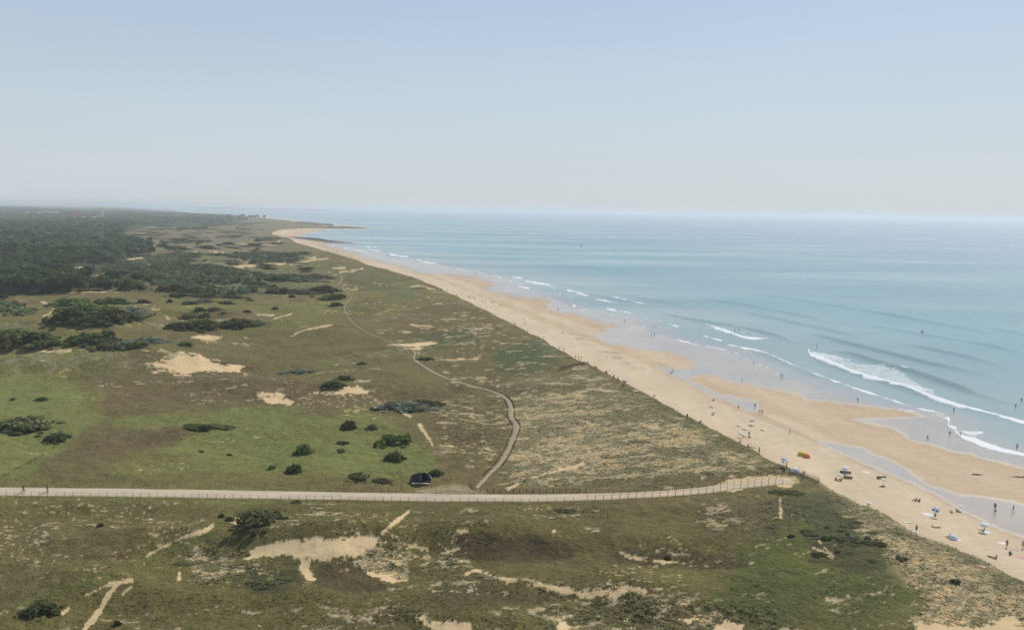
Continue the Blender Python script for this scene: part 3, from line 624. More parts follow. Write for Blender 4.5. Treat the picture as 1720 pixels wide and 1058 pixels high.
def road_mat(nm, a, b, px):
    t = NT(nm); sx = t.n('ShaderNodeSeparateXYZ'); t.l(t.coord(), sx.inputs[0])
    side = t.mrange(sx.outputs[0], px - 18, px + 18, 0, 1)
    c = t.mix(side, a, b)
    e = t.attr('Col').outputs['Fac']
    ed = t.math('ABSOLUTE', t.math('SUBTRACT', e, .5))
    c = t.mix(t.mrange(ed, .30, .5, 0, .6), c, (.30, .245, .135))
    for s_, lo, hi in ((.4, .86, 1.12), (2.5, .9, 1.08)):
        g = t.noise(s_, 4, .6, stretch=((.25, 1, 1), 0))
        c = t.mix(1.0, c, t.ramp(g, [(.3, (lo,) * 3), (.7, (hi,) * 3)]), 'MULTIPLY')
    t.set(Base_Color=c, Roughness=.9); t.bump(t.noise(4, 3), .2, .05); return t.m
strip('road', ROAD_W, ROAD_Z, (5.4, 5.4, 5.2, 5.0, 4.8, 4.6, 3.6, 4.4), road_mat('road_surface', (.50, .41, .29), (.53, .42, .27), 10), .05, 'pale gravel road crossing the dunes towards the beach', .10, 3)
strip('path', PATH_W, PATH_Z, (1.0, 1.25, 1.1, .65, .5, .5, .55, .8, .9), road_mat('path_surface', (.31, .255, .16), (.235, .195, .135), 12), .05, 'sandy walking path winding through the dunes', .6, 13)
# ------------------------------------------------------------------ vegetation
def leaf_mat(nm='leaves'):
    t = NT(nm); c = t.attr('Col').outputs['Color']
    oi = t.n('ShaderNodeObjectInfo'); hs = t.n('ShaderNodeHueSaturation')
    t.l(t.mrange(oi.outputs['Random'], 0, 1, .72, 1.25), hs.inputs['Value']); t.l(t.mrange(oi.outputs['Random'], 0, 1, .48, .53), hs.inputs['Hue'])
    t.l(c, hs.inputs['Color']); f = t.noise(.8, 3)
    v = t.mix(1.0, hs.outputs[0], t.ramp(f, [(.3, (.75, .78, .75)), (.7, (1.25, 1.22, 1.2))]), 'MULTIPLY')
    t.set(Base_Color=v, Roughness=.75); t.b.inputs['Specular IOR Level'].default_value = .15
    tr = t.n('ShaderNodeBsdfTranslucent'); t.l(v, tr.inputs[0]); ms = t.n('ShaderNodeMixShader'); ms.inputs[0].default_value = .48
    t.l(t.b.outputs[0], ms.inputs[1]); t.l(tr.outputs[0], ms.inputs[2]); t.l(ms.outputs[0], t.out.inputs[0]); return t.m
LEAF = leaf_mat(); BARK = plain('bark', (.09, .07, .05), .9, .3, 3)
def leaf_quads(cen, nrm, size, rng, colr, cv=.3):
    n = len(cen); nrm = nrm + rng.normal(0, .55, (n, 3)); nrm /= np.linalg.norm(nrm, axis=1)[:, None]
    r = rng.normal(0, 1, (n, 3)); t = np.cross(nrm, r); t /= np.linalg.norm(t, axis=1)[:, None] + 1e-9; b = np.cross(nrm, t)
    sz = (size * rng.uniform(.6, 1.3, n))[:, None]
    V = np.stack([cen + (t * a + b * c_) * sz for a, c_ in ((-.8, -.5), (.6, -.8), (.8, .6), (-.5, .8))], 1).reshape(-1, 3)
    col_ = np.repeat(colr * rng.uniform(1 - cv, 1 + cv, (n, 1)), 4, 0)
    return V, np.arange(n * 4).reshape(n, 4), col_
def blob_crown(rng, blobs, per, leaf, colr, shell=.55, flat=True):
    """leaf faces spread over and inside many small leaf clumps (cx,cy,cz,r)"""
    Vs, Fs, Cs, k = [], [], [], 0
    for cx, cy, cz, r in blobs:
        d = rng.normal(0, 1, (per, 3)); d /= np.linalg.norm(d, axis=1)[:, None]
        rr = r * rng.uniform(shell, 1.12, per)[:, None]
        cen = np.array([cx, cy, cz]) + d * rr
        if flat: cen[:, 2] = np.maximum(cen[:, 2], .02)
        tone = rng.uniform(.6, 1.5) * np.array([rng.uniform(.85, 1.2), 1.0, rng.uniform(.8, 1.25)])
        V, F, C_ = leaf_quads(cen, d, leaf, rng, colr * tone)
        Vs.append(V); Fs.append(F + k); Cs.append(C_); k += len(V)
    return np.vstack(Vs), np.vstack(Fs), np.vstack(Cs)
def shrub_mesh(seed, colr, nb=34, per=46, leaf=.085, spread=1.0, hgt=.8):
    """unit shrub: radius 1, height about hgt, many clumps over a lumpy dome"""
    rng = np.random.default_rng(seed); blobs = []
    for i in range(nb):
        a = rng.uniform(0, 2 * math.pi); q = rng.uniform(0, 1) ** .55 * (.72 + .28 * math.sin(2 * a + seed) * math.sin(3 * a + 2 * seed) + .2 * rng.uniform(-1, 1)); q = min(max(q, .05), 1.0)
        x, y = spread * q * math.cos(a), spread * q * math.sin(a)
        top = hgt * math.sqrt(max(0, 1 - q * q)) * rng.uniform(.45, 1.05)
        r = rng.uniform(.16, .30)
        for zz in ([top * .9, top * .45] if top > .3 else [top * .7]): blobs.append((x * .9, y * .9, max(.06, zz - r * .3), r))
    for i in range(20):   # ragged low outliers round the foot
        a = rng.uniform(0, 2 * math.pi); q = rng.uniform(.75, 1.18); blobs.append((q * math.cos(a), q * math.sin(a), .0, rng.uniform(.05, .15)))
    V, F, Cc = blob_crown(rng, blobs, per, leaf, np.array(colr))
    return np_mesh('shrub', V, F, [LEAF], Cc, smooth=False)
SHRUBS = [shrub_mesh(1, (.145, .172, .058)), shrub_mesh(2, (.112, .138, .054)), shrub_mesh(3, (.165, .170, .075), hgt=.55), shrub_mesh(4, (.21, .23, .155), hgt=.55), shrub_mesh(5, (.165, .205, .060))]
def tree_mesh(seed, colr, kind):
    rng = np.random.default_rng(seed); blobs = []
    if kind == 'round':
        for i in range(42):
            d = rng.normal(0, 1, 3); d /= np.linalg.norm(d); q = rng.uniform(.45, .95)
            blobs.append((d[0] * .46 * q, d[1] * .46 * q, .60 + d[2] * .34 * q, rng.uniform(.10, .17)))
    else:   # umbrella-topped pine
        for i in range(36):
            a = rng.uniform(0, 6.28); q = rng.uniform(0, 1) ** .5
            blobs.append((.44 * q * math.cos(a), .44 * q * math.sin(a), .80 + .13 * (1 - q * q) + rng.uniform(-.13, .04), rng.uniform(.09, .15)))
    V, F, Cc = blob_crown(rng, blobs, 38, .045, np.array(colr), flat=False)
    crown = np_mesh('crown', V, F, [LEAF], Cc, smooth=False)
    bm = bmesh.new()
    def limb(p0, p1, r0, r1):
        p0, p1 = Vector(p0), Vector(p1); d = (p1 - p0).normalized(); x = d.orthogonal().normalized(); y = d.cross(x); rg = []
        for p, r in ((p0, r0), (p0.lerp(p1, .5) + x * .01, (r0 + r1) / 2), (p1, r1)):
            rg.append([bm.verts.new(p + (x * math.cos(k * 1.0472) + y * math.sin(k * 1.0472)) * r) for k in range(6)])
        for A, B in zip(rg, rg[1:]):
            for k in range(6): bm.faces.new((A[k], A[(k + 1) % 6], B[(k + 1) % 6], B[k]))
    limb((0, 0, -.03), (.02, .01, .55), .035, .022); limb((.02, .01, .55), (0, 0, .85), .022, .008)
    for k in range(5):
        a = k * 1.3; limb((.01, 0, .38 + .06 * k), (.28 * math.cos(a), .28 * math.sin(a), .62 + .06 * k), .014, .005)
    trunk = bpy.data.meshes.new('trunk'); bm.to_mesh(trunk); bm.free(); trunk.materials.append(BARK)
    return trunk, crown
TREES = [tree_mesh(11, (.082, .112, .044), 'round'), tree_mesh(12, (.10, .132, .05), 'round'), tree_mesh(13, (.08, .112, .045), 'pine'), tree_mesh(14, (.115, .145, .058), 'round')]

def shrub(px, py, w, hpx, kind, label, depth=None, group=None, rot=None, name='shrub'):
    """a shrub whose base centre stands at the photo pixel, w and hpx its width and height in photo px"""
    g = G([(px, py)])[0]; R = math.hypot(g[0], g[1]); k = math.hypot(R, 60) / FPX
    o = link(name, SHRUBS[kind]); rx = w * k / 2; o.location = (g[0], g[1], g[2] - .08)
    rz = max(.3, hpx * k * .68); o.scale = (rx, depth * rx if depth else max(min(rx, rz * 2.2), rx * .45), rz / .8)
    o.rotation_euler = (0, 0, (random.choice((0, math.pi)) if rot is None else rot) + random.uniform(-.15, .15))
    return tag(o, label, 'shrub', group)
NEAR_SHRUBS = [
 (432,876,78,32,2,'large dark wind-swept shrub standing just below the gravel road'), (385,873,16,11,2,'low shrub at the left foot of the large wind-swept shrub'), (372,868,11,9,1,'tiny round shrub on the sandy track left of the large wind-swept shrub'),
 (498,845,22,9,2,'small flat shrub touching the post fence below the road'), (169,884,12,8,1,'lone small dark shrub in the plain grass below the cyclists'), (67,1028,52,22,0,'olive green bush in the bottom left corner beside the grassy track'),
 (196,1049,13,11,1,'very small dark bush right of the sandy track at the bottom'), (665,743,64,22,4,'wide bright-topped green bush in the middle of the green meadow'), (663,772,34,20,0,'round green bush midway between the wide meadow bush and the bunker'),
 (587,717,26,17,1,'dark round bush with a smaller bush to its right in the meadow'), (625,719,22,12,2,'faint low bush beside the dark round meadow bush'), (511,761,32,22,4,'leafy upright bush with a notched top in the meadow'),
 (496,791,28,18,1,'dark bush above the road with a tiny bush to its left'), (457,787,15,9,4,'tiny green bush left of the dark bush above the road'), (600,802,40,14,2,'spreading dark patch of brush close above the road'),
 (575,745,22,7,1,'flat dark bush cushion in the middle of the meadow'), (572,757,20,6,2,'flat olive bush cushion just below the dark cushion'), (641,809,44,9,2,'low olive brush trailing right of the spreading patch'),
 (40,717,96,24,2,'long low dark thicket at the left edge of the green meadow'), (40,720,44,11,1,'dark bushes in front of the long low thicket at the left edge'), (98,738,38,16,0,'lone bush beside the diagonal track at the left'),
 (355,719,112,8,2,'long flat dark bank of scrub across the green meadow'), (335,721,70,12,1,'darker left end of the long flat scrub bank'), (70,671,18,6,1,'tiny bush in the pale green grass at the far left'), (22,671,8,4,1,'speck of a bush in the grass at the left edge'),
 (385,765,10,6,1,'small dark tussock bush in the lower meadow'), (337,759,9,5,1,'smaller dark tussock bush left of its twin in the lower meadow'), (560,649,38,15,0,'dark green bush leaning over the small blow-out of sand'), (578,636,28,9,4,'low bush above the sand blow-out bush'),
 (608,613,20,8,0,'small round bush on the brown slope'), (715,604,30,7,1,'dark bush beside the bend of the sandy path'), (510,626,70,11,3,'blue-grey willow patch on the brown slope'), (682,687,96,22,3,'wide grey-green brush in the hollow left of the winding path'), (712,678,60,13,2,'dark right part of the grey-green brush in the hollow'),
 (732,797,28,13,0,'dark bush growing behind the right side of the bunker'), (697,817,20,7,1,'low bush in front of the bunker'), (1121,938,12,9,1,'dark lone tussock on the brown ridge at the bottom'), (950,857,58,5,2,'low dark green patch of brush below the road'),
 (1330,828,60,7,2,'green scrub just below the end of the beach road'),
 (1605,978,16,8,1,'isolated dark tussock in the pale marram at the lower right'), (450,982,100,9,2,'brushy clump under the large sand blow-out at the bottom'), (476,975,46,8,2,'darkest clump below the large sand blow-out'), (310,948,60,4,2,'low brown heath strip left of the blow-out'),
 (570,570,30,8,1,'bush near the foot of the far path slope')]
for a in NEAR_SHRUBS[:-1]: shrub(*a)
for i in range(46):   # low heathy brush on the shoulder of the fore-dune
    q = random.gauss(0, 1); px = 1425 + 42 * random.gauss(0, 1); py = 908 + .42 * (px - 1425) * .5 + 17 * random.gauss(0, 1)
    if py < 845 + (px - 1430) * .45: continue
    shrub(px, py, random.uniform(9, 26), random.uniform(3, 7), random.choice((2, 2, 1, 3)), 'low greyish brush on the dune shoulder at the lower right', group='low brush on the dune shoulder', name='low_shrub')
MID_SHRUBS = [
 (115,538,60,30,1,'dark left end of the big thicket on the left slope'), (150,533,70,32,4,'bright green crown of the big thicket on the left slope'), (185,538,80,28,0,'middle of the big thicket on the left slope'), (220,528,60,22,3,'grey-green right end of the big thicket'), (120,512,66,16,4,'pale green rear left bush of the big thicket'), (190,510,60,14,1,'dark rear bush of the big thicket'), (150,541,90,18,1,'dark front skirt of the big thicket'), (212,534,50,14,3,'grey front right bush of the big thicket'),
 (228,528,30,12,3,'pair of bushes right of the big thicket'), (30,575,110,26,0,'left bank of dark green scrub at the left edge'), (75,582,60,13,0,'low tail of the dark scrub bank at the left edge'), (5,568,60,22,2,'rear of the dark scrub bank at the left edge'),
 (148,574,60,20,1,'dark shrub at the left of the thicket above the sandy dune'), (180,572,34,25,1,'tallest shrub of the thicket above the sandy dune'), (185,585,52,20,2,'wind-bent front shrub of the thicket above the sandy dune'), (215,583,56,20,3,'silver-grey shrub in the thicket above the sandy dune'), (232,584,40,14,1,'dark low shrub right of the silver-grey one'), (252,577,56,18,3,'grey-green shrub at the right end of the thicket above the dune'), (310,580,26,9,0,'small green bush right of that thicket'),
 (240,509,22,9,1,'dark low shrub beside the sand track in the valley'), (285,508,10,8,1,'tiny dark shrub on the valley grass'), (318,512,28,9,1,'dark oblong shrub on the valley grass'), (380,511,28,8,1,'dark low shrub right of the oblong one'), (345,507,30,8,3,'grey brush patch between two dark shrubs'), (335,522,20,9,1,'dark shrub in the brushy hollow'), (360,521,30,8,2,'faint brush beside the hollow shrub'), (320,532,36,11,2,'brush at the back of the green hollow'), (345,533,20,12,1,'upright dark bush in the green hollow'), (340,551,80,20,0,'wide green thicket in the hollow'), (300,550,40,12,0,'left end of the wide green thicket'), (283,551,14,9,1,'tiny bush at the left tip of the wide green thicket'), (400,548,56,19,1,'dark thicket right of the wide green one'), (425,546,60,14,2,'tail of the dark thicket'), (376,526,9,4,1,'dot of a shrub on pale green grass'), (415,524,14,5,1,'tiny shrub on the edge of the pale grass'), (462,519,10,6,1,'lone dark shrub on brown grass'), (565,514,24,10,1,'round dark shrub left of the far path'), (565,502,46,13,1,'dark shrub mound in the bend of the far path'), (545,503,28,9,2,'low left arm of the shrub mound in the path bend'), (490,499,12,7,1,'dark dot below the long hedge'), (525,499,10,4,2,'low olive dot below the long hedge'),
 (470,493,56,15,1,'dark left part of the long hedge'), (505,494,66,15,2,'middle of the long hedge'), (545,489,50,13,0,'right end of the long hedge at the path'), (420,505,16,6,2,'low brush on brown grass left of the hedge'), (455,471,60,12,1,'dark hedge on the plain below the far dunes'), (500,472,70,10,3,'grey hedge running right across the plain'), (545,468,50,7,2,'thin right end of the grey hedge'),
 (290,487,60,16,1,'dark row of scrub on the valley rim'), (330,491,50,14,0,'green scrub on the valley rim'), (300,498,36,9,1,'dark lower scrub of the valley rim'), (345,500,48,12,1,'dark bush in front of the valley rim scrub'), (390,492,70,14,3,'grey-green brush right of the valley rim'), (390,500,50,8,2,'low tail of the brush right of the valley rim'), (250,472,30,13,1,'dark bush above the sand pit'), (285,462,44,10,3,'grey bush in the upper valley'), (230,470,24,18,1,'tall dark bush near the sand pit'), (225,484,36,12,0,'bush beside the white track'), (200,476,30,9,0,'low bush left of the sand pit')]
for a in MID_SHRUBS: shrub(*a)
# far scattered shrubs nothing tells apart
for i in range(130):   # flecks of scrub on the plain behind
    px = random.uniform(225, 470); py = random.uniform(373, 402) if px < 440 else random.uniform(398, 404)
    shrub(px, py, random.uniform(6, 34), random.uniform(1.0, 2.2), random.choice((2, 3, 2, 0)), 'thin far streak of scrub on the brown plain below the headland', group='scrub streaks on the far plain', name='far_shrub')
for i in range(90):
    u, v = random.random(), random.random()
    px = 215 + 300 * u + 40 * v; py = 404 + 80 * v
    if px > 470 and py < 425: continue
    shrub(px, py, random.uniform(8, 40), random.uniform(2.2, 7), random.choice((1, 1, 2, 3, 0)), 'distant dark shrub on the hazy plain of dunes', group='distant shrubs on the plain', name='far_shrub')

def tree(px, py, hpx, kind, label, group=None, wide=1.0, name='tree'):
    g = G([(px, py)])[0]; R = math.hypot(g[0], g[1]); k = math.hypot(R, 60) / FPX; hh = hpx * k
    r = link(name, None); r.location = (g[0], g[1], g[2] - .1); r.scale = (hh * wide, hh * wide, hh); r.rotation_euler = (0, 0, random.uniform(0, 6))
    tag(r, label, 'tree', group); tr, cr = TREES[kind]
    link('trunk', tr, r); link('crown', cr, r); return r
tree(132,492,30,0,'big dark round tree standing on the white track at the wood edge', wide=1.2); tree(150,488,20,1,'round tree right behind the big dark track tree', wide=1.2)
tree(232,474,15,0,'dark solitary tree above the sand pit', wide=1.3); tree(22,500,9,0,'small round tree on the left slope below the wood'); tree(40,516,7,0,'tiny tree beside the scrub on the left slope')
tree(5,504,10,1,'small tree cut by the left edge below the wood', wide=1.5)
FRONT = [(8,488),(30,491),(52,489),(74,492),(96,491),(112,490),(20,478),(45,480),(70,479),(92,480),(112,479),(165,486),(180,487),(196,487),(212,485),(175,478),(190,474)]
for i, (x, y) in enumerate(FRONT):
    tree(x + random.uniform(-4, 4), y + random.uniform(-1, 1), random.uniform(20, 28) if x < 130 else random.uniform(14, 19), random.choice((0, 1, 1, 3)), 'dense green tree in the front row of the wood at the left', 'trees in the front row of the wood', wide=random.uniform(1.1, 1.5))
for i in range(110):
    x = random.uniform(-10, 165); y = random.uniform(425, 476)
    if x > 120 and 440 < y < 470 and random.random() < .6: continue
    tree(x, y, random.uniform(11, 17), random.choice((0, 1, 2, 2, 3)), 'dark tree inside the hazy wood at the left', 'trees inside the wood at the left', wide=random.uniform(1.1, 1.5))
for i in range(60):
    x = random.uniform(150, 265); y = 400 + random.uniform(8, 48)
    if x > 200 and y > 432: continue
    tree(x, y, random.uniform(7, 11), random.choice((0, 1, 2)), 'far dark tree on the ragged edge of the wood', 'trees on the far edge of the wood', wide=random.uniform(1.2, 1.6))

# ------------------------------------------------------------------ the wood and thickets that read as one mass
CLEAR = [[(112,362),(176,361),(180,367.6),(150,368.2),(113,368)], [(392,363),(448,363),(448,368),(392,368)], [(254,361),(300,361),(300,364),(254,364)], [(38,356.5),(102,356.5),(102,359.5),(38,359.5)]]
def canopy(name, polys, top, wl, label, colr, crowns, csize, seed, cat, gaps=0):
    M = np.zeros(len(TA))
    for p, sf in polys: M = np.maximum(M, mask(p, sf, 2.5, 12, seed))
    for p in CLEAR: M = M * (1 - mask(p, .6, .8, 12, seed + 9))
    if gaps: M = M * sst(gaps, gaps + .07, fbm(LX, LY * 1.3, 13, 4, seed + 11, .6))
    grow = sst(.35, .8, M)
    bump_ = 1 - np.abs(2 * vnoise(TXf / wl, TYf / wl, seed) - 1); b2 = vnoise(TXf / (wl * 3.1), TYf / (wl * 3.1), seed + 1)
    z = TZ - 1.0 + grow * (1.0 + top * (.62 + .38 * bump_ + .5 * (b2 - .5)))
    keep = M[TF].max(1) > .15
    tone = (.45 + 1.1 * fbm(TXf, TYf, wl * 8, 4, seed + 2)) * (.8 + .4 * vnoise(TXf / wl, TYf / wl, seed + 5))
    cc = np.array(colr)[None] * tone[:, None]
    v, f, a = submesh(np.column_stack([TXf, TYf, z]), TF, keep, {'Col': cc})
    rng = np.random.default_rng(seed); idx = np.nonzero(M > .6)[0]
    wgt = (TYf[idx] ** 1.0) * (TYf[idx] / 130) ** .5; wgt /= wgt.sum()   # even in the picture's own ground area
    pk = rng.choice(idx, crowns, p=wgt); Vs, Fs, Cs = [v], [f], [a['Col']]; k = len(v)
    cen = np.column_stack([TXf[pk], TYf[pk], z[pk]]) + rng.normal(0, .5, (crowns, 3)) * [3, 3, 0]
    R_ = csize * rng.uniform(.6, 1.25, crowns); tn = rng.uniform(.5, 1.6, crowns) * (.55 + .9 * fbm(cen[:, 0], cen[:, 1], 90, 3, seed + 7))
    per = 26
    d = rng.normal(0, 1, (crowns, per, 3)); d[..., 2] = np.abs(d[..., 2]) - .25; d /= np.linalg.norm(d, axis=2)[..., None]
    pos = cen[:, None, :] + d * (R_[:, None, None] * rng.uniform(.6, 1.05, (crowns, per, 1))) * [1, 1, .85]
    sz = np.repeat(R_ * .36, per)
    V2, F2, C2 = leaf_quads(pos.reshape(-1, 3), d.reshape(-1, 3), sz, rng, np.array(colr)[None] * np.repeat(tn, per)[:, None])
    Vs.append(V2); Fs.append(F2 + k); Cs.append(C2)
    o = link(name, np_mesh(name, np.vstack(Vs), np.vstack(Fs), [LEAF], np.vstack(Cs), smooth=False)); tag(o, label, cat, kind='stuff'); return o
canopy('forest', [([(-60,349),(60,349),(200,356),(300,360),(400,364.5),(430,366.2),(392,372),(385,377),(330,376),(250,378),(208,386),(205,395),(216,403),(255,411),(262,417),(230,424),(215,432),(205,437),(150,439),(110,440),(78,446),(60,468),(-60,470)], 1.0),
   ([(-60,472),(60,470),(118,474),(122,488),(-60,489)], 1.5)], 7.5, 9.0, 'dark green wood stretching to the hazy horizon', (.072, .104, .046), 9000, 4.2, 801, 'wood', .34)
canopy('scrub_thicket', [([(250,436),(300,428),(420,428),(440,436),(360,441),(265,447),(246,443)], 1.5), ([(246,452),(340,448),(420,458),(400,476),(440,486),(400,497),(330,492),(262,480),(238,466)], 2), ([(278,405),(300,404),(360,409),(370,412),(300,414),(275,410)], .8),
   ([(100,474),(220,464),(236,478),(222,486),(150,488),(120,485)], 1.5), ([(205,440),(240,446),(240,460),(200,462),(180,456)], 1.5), ([(60,462),(160,455),(158,466),(70,476)], 1.5), ([(430,461),(540,465),(550,470),(440,472)], 1.2), ([(-20,513),(30,516),(60,526),(40,531),(-20,523)], 2), ([(420,424),(520,428),(500,440),(420,444)], 1.2), ([(300,384),(350,381),(345,386),(295,389)], .6), ([(360,464),(440,468),(440,480),(380,478)], 1.5)],
   2.0, 5.0, 'grey-green thickets of low scrub covering the hollows', (.145, .175, .085), 5200, 2.0, 811, 'scrub', .42)

# ------------------------------------------------------------------ marram and grass tussocks
def tussocks():
    rng = np.random.default_rng(5); w = (D_DUNE > -9) * (TYf > 100) * (TYf < 620) * (land_m > .2) * (1 - straw_all) ** 2
    droad, _ = ldist(ROAD_W, TXf, TYf); w = w * (droad > 3.6)
    m = (TYf < 650); dp_, _ = ldist(PATH_W, TXf[m], TYf[m]); q = np.ones(len(TXf)); q[m] = dp_ > 2; w = w * q
    w = w * (.03 + 1.6 * np.minimum(sp, .6) + .25 * sst(.5, .7, n12)) * (TYf / 130) ** 1.2
    w *= (np.abs(TXf / TYf) < .72); w /= w.sum(); n = 46000
    pk = rng.choice(len(TXf), n, p=w); nb = 5
    base = np.column_stack([TXf[pk], TYf[pk], TZ[pk]]) + rng.normal(0, .12, (n, 3)) * [1, 1, 0]
    sc = rng.uniform(.15, .42, n) * (1 + .5 * (sp[pk] > .3)); ang = rng.uniform(0, 6.28, (n, nb)); ln = rng.uniform(.25, .6, (n, nb))
    lean = rng.uniform(.5, 1.6, (n, nb)); c, s = np.cos(ang), np.sin(ang)
    tip = base[:, None] + np.stack([c * lean, s * lean, ln], -1) * sc[:, None, None]
    wd = sc[:, None] * .30
    b0 = base[:, None] + np.stack([-s * wd, c * wd, -.05 + 0 * s], -1); b1 = base[:, None] + np.stack([s * wd, -c * wd, -.05 + 0 * s], -1)
    V = np.stack([b0, b1, tip], 2).reshape(-1, 3); F = np.arange(n * nb * 3).reshape(-1, 3)
    straw = np.clip(sp[pk] * 1.3, 0, .75) * rng.uniform(.2, 1, n)
    cc = lerp(col[pk] * 1.5, np.array([.52, .475, .34])[None], straw[:, None] * .7) * rng.uniform(.65, 1.35, (n, 1)); cc = np.repeat(cc, nb * 3, 0)
    tag(link('grass', np_mesh('grass', V, F, [LEAF], cc, smooth=False)), 'marram and grass tussocks over the dunes', 'grass', kind='stuff')
tussocks()
# ------------------------------------------------------------------ mesh helpers for small things
def bm_obj(name, bm, mat, parent=None, smooth=False):
    me = bpy.data.meshes.new(name); bmesh.ops.recalc_face_normals(bm, faces=bm.faces); bm.to_mesh(me); bm.free()
    for m in (mat if isinstance(mat, (list, tuple)) else [mat]): me.materials.append(m)
    if smooth: me.polygons.foreach_set('use_smooth', [True] * len(me.polygons))
    return link(name, me, parent)
def box(bm, c, s, rz=0.0, taper=1.0):
    vs = []
    for z in (-.5, .5):
        for x, y in ((-.5, -.5), (.5, -.5), (.5, .5), (-.5, .5)):
            k = taper if z > 0 else 1.0; X, Y = x * s[0] * k, y * s[1] * k
            vs.append(bm.verts.new((c[0] + X * math.cos(rz) - Y * math.sin(rz), c[1] + X * math.sin(rz) + Y * math.cos(rz), c[2] + z * s[2])))
    for f in ((0, 3, 2, 1), (4, 5, 6, 7), (0, 1, 5, 4), (1, 2, 6, 5), (2, 3, 7, 6), (3, 0, 4, 7)): bm.faces.new([vs[i] for i in f])
def tube(bm, pts, r, n=6, cap=True):
    pts = [Vector(p) for p in pts]; rg = []
    for i, p in enumerate(pts):
        d = (pts[min(i + 1, len(pts) - 1)] - pts[max(i - 1, 0)]).normalized(); x = d.orthogonal().normalized(); y = d.cross(x)
        rr = r if np.isscalar(r) else r[i]
        rg.append([bm.verts.new(p + (x * math.cos(k * 2 * math.pi / n) + y * math.sin(k * 2 * math.pi / n)) * rr) for k in range(n)])
    for A, B in zip(rg, rg[1:]):
        for k in range(n): bm.faces.new((A[k], A[(k + 1) % n], B[(k + 1) % n], B[k]))
    if cap: bm.faces.new(rg[0][::-1]); bm.faces.new(rg[-1])
def ring(bm, c, R, r, n=20, m=6, axis='x'):
    V = []
    for i in range(n):
        a = i * 2 * math.pi / n
        row = []
        for j in range(m):
            b = j * 2 * math.pi / m; q = R + r * math.cos(b); p = (r * math.sin(b), q * math.cos(a), q * math.sin(a))
            row.append(bm.verts.new(Vector(c) + Vector(p)))
        V.append(row)
    for i in range(n):
        for j in range(m): bm.faces.new((V[i][j], V[(i + 1) % n][j], V[(i + 1) % n][(j + 1) % m], V[i][(j + 1) % m]))
def root(name, loc, label, cat, group=None, rz=0.0):
    o = link(name, None); o.location = loc; o.rotation_euler = (0, 0, rz); return tag(o, label, cat, group)
def recol(o, m):
    o.material_slots[0].link = 'OBJECT'; o.material_slots[0].material = m

# ------------------------------------------------------------------ fences
WOODG, WOODB = plain('grey_post_wood', (.20, .17, .13), .9, .3, 4), plain('chestnut_paling', (.135, .10, .065), .9, .3, 4)
def post_mesh(hh, w):
    bm = bmesh.new(); box(bm, (0, 0, hh / 2 - .15), (w, w, hh + .3), 0, .9); box(bm, (0, 0, hh + .012), (w * .7, w * .7, .03), .3)
    me = bpy.data.meshes.new('post'); bm.to_mesh(me); bm.free(); me.materials.append(WOODG); return me
POST = {}
def fence(px, label, every=1.75, hh=1.15, w=.13, rails=(.95,), rr=.014, mat=None, group=None, offset=None, jig=.06):
    L = G(px)[:, :2] if offset is None else None
    if offset is not None: L = offset
    L = resample(L, .6); s = np.r_[0, np.cumsum(np.linalg.norm(np.diff(L, axis=0), axis=1))]
    n = max(2, int(s[-1] / every) + 1); t = np.linspace(0, s[-1], n); X = np.interp(t, s, L[:, 0]); Y = np.interp(t, s, L[:, 1])
    t2 = np.linspace(0, s[-1], n * 2); X2 = np.interp(t2, s, L[:, 0]); Y2 = np.interp(t2, s, L[:, 1]); Z2 = h_fin(X2, Y2)
    Z = h_fin(X, Y); R = root('fence', (X[0], Y[0], Z[0]), label, 'fence', group)
    key = (hh, w)
    if key not in POST: POST[key] = post_mesh(hh, w)
    for i in range(n):
        p = link('post', POST[key], R); p.location = (X[i] - X[0], Y[i] - Y[0], Z[i] - Z[0]); p.scale = (1, 1, random.uniform(.9, 1.12)); p.rotation_euler = (random.uniform(-jig, jig), random.uniform(-jig, jig), random.uniform(0, 1.5))
    for zz in rails:
        bm = bmesh.new(); tube(bm, [(X2[i] - X[0], Y2[i] - Y[0], Z2[i] - Z[0] + zz) for i in range(len(X2))], rr, 4); bm_obj('wire' if rr < .02 else 'rail', bm, mat or WOODG, R)
    return R
def side(L, a, b, off):
    """offset copy of a stretch of a ground line between two px x positions"""
    t = np.gradient(L, axis=0); t /= np.linalg.norm(t, axis=1)[:, None]; nr = np.stack([-t[:, 1], t[:, 0]], -1)
    return (L + nr * off)[a:b]
def pxx(L):
    return CX + FPX * L[:, 0] / (L[:, 1] * math.cos(PITCH) + CAM_H * math.sin(PITCH))
rx_ = pxx(ROAD_W); i0 = int(np.argmin(abs(rx_ + 30))); i1 = int(np.argmin(abs(rx_ - 985))); im = int(np.argmin(abs(rx_ - 480))); i2 = len(ROAD_W) - 1; ib = int(np.argmin(abs(rx_ - 672)))
fence(None, 'long post and wire fence along the near side of the road, left stretch', 1.8, 1.05, .075, offset=side(ROAD_W, i0, im, -3.0))
fence(None, 'post and wire fence along the near side of the road, middle stretch', 1.8, 1.05, .075, offset=side(ROAD_W, im, i1, -3.0))
fence(None, 'rail fence on the near side of the sandy ramp to the beach', 1.7, 1.0, .09, (.85,), .022, offset=side(ROAD_W, i1, i2, -1.75))
fence(None, 'rail fence down the middle of the sandy ramp to the beach', 1.7, .95, .09, (.85, .45), .025, offset=side(ROAD_W, i1 + 2, i2, 1.2))
fence(None, 'thin low wire fence along the far side of the road', 2.4, .85, .06, (.7,), .012, offset=side(ROAD_W, i0, ib, 3.3))
fence([(1216,812),(1217,806),(1250,801),(1290,799),(1325,798)], 'fence around the wide sandy end of the beach ramp', 1.6, 1.1, .10, (.9,), .014)
fence([(790,812),(791,819),(800,824),(830,826),(900,826),(985,825)], 'dark knee-high fence bordering the grass right of the path junction', 1.4, .8, .16, (.6, .3), .04, jig=.12)
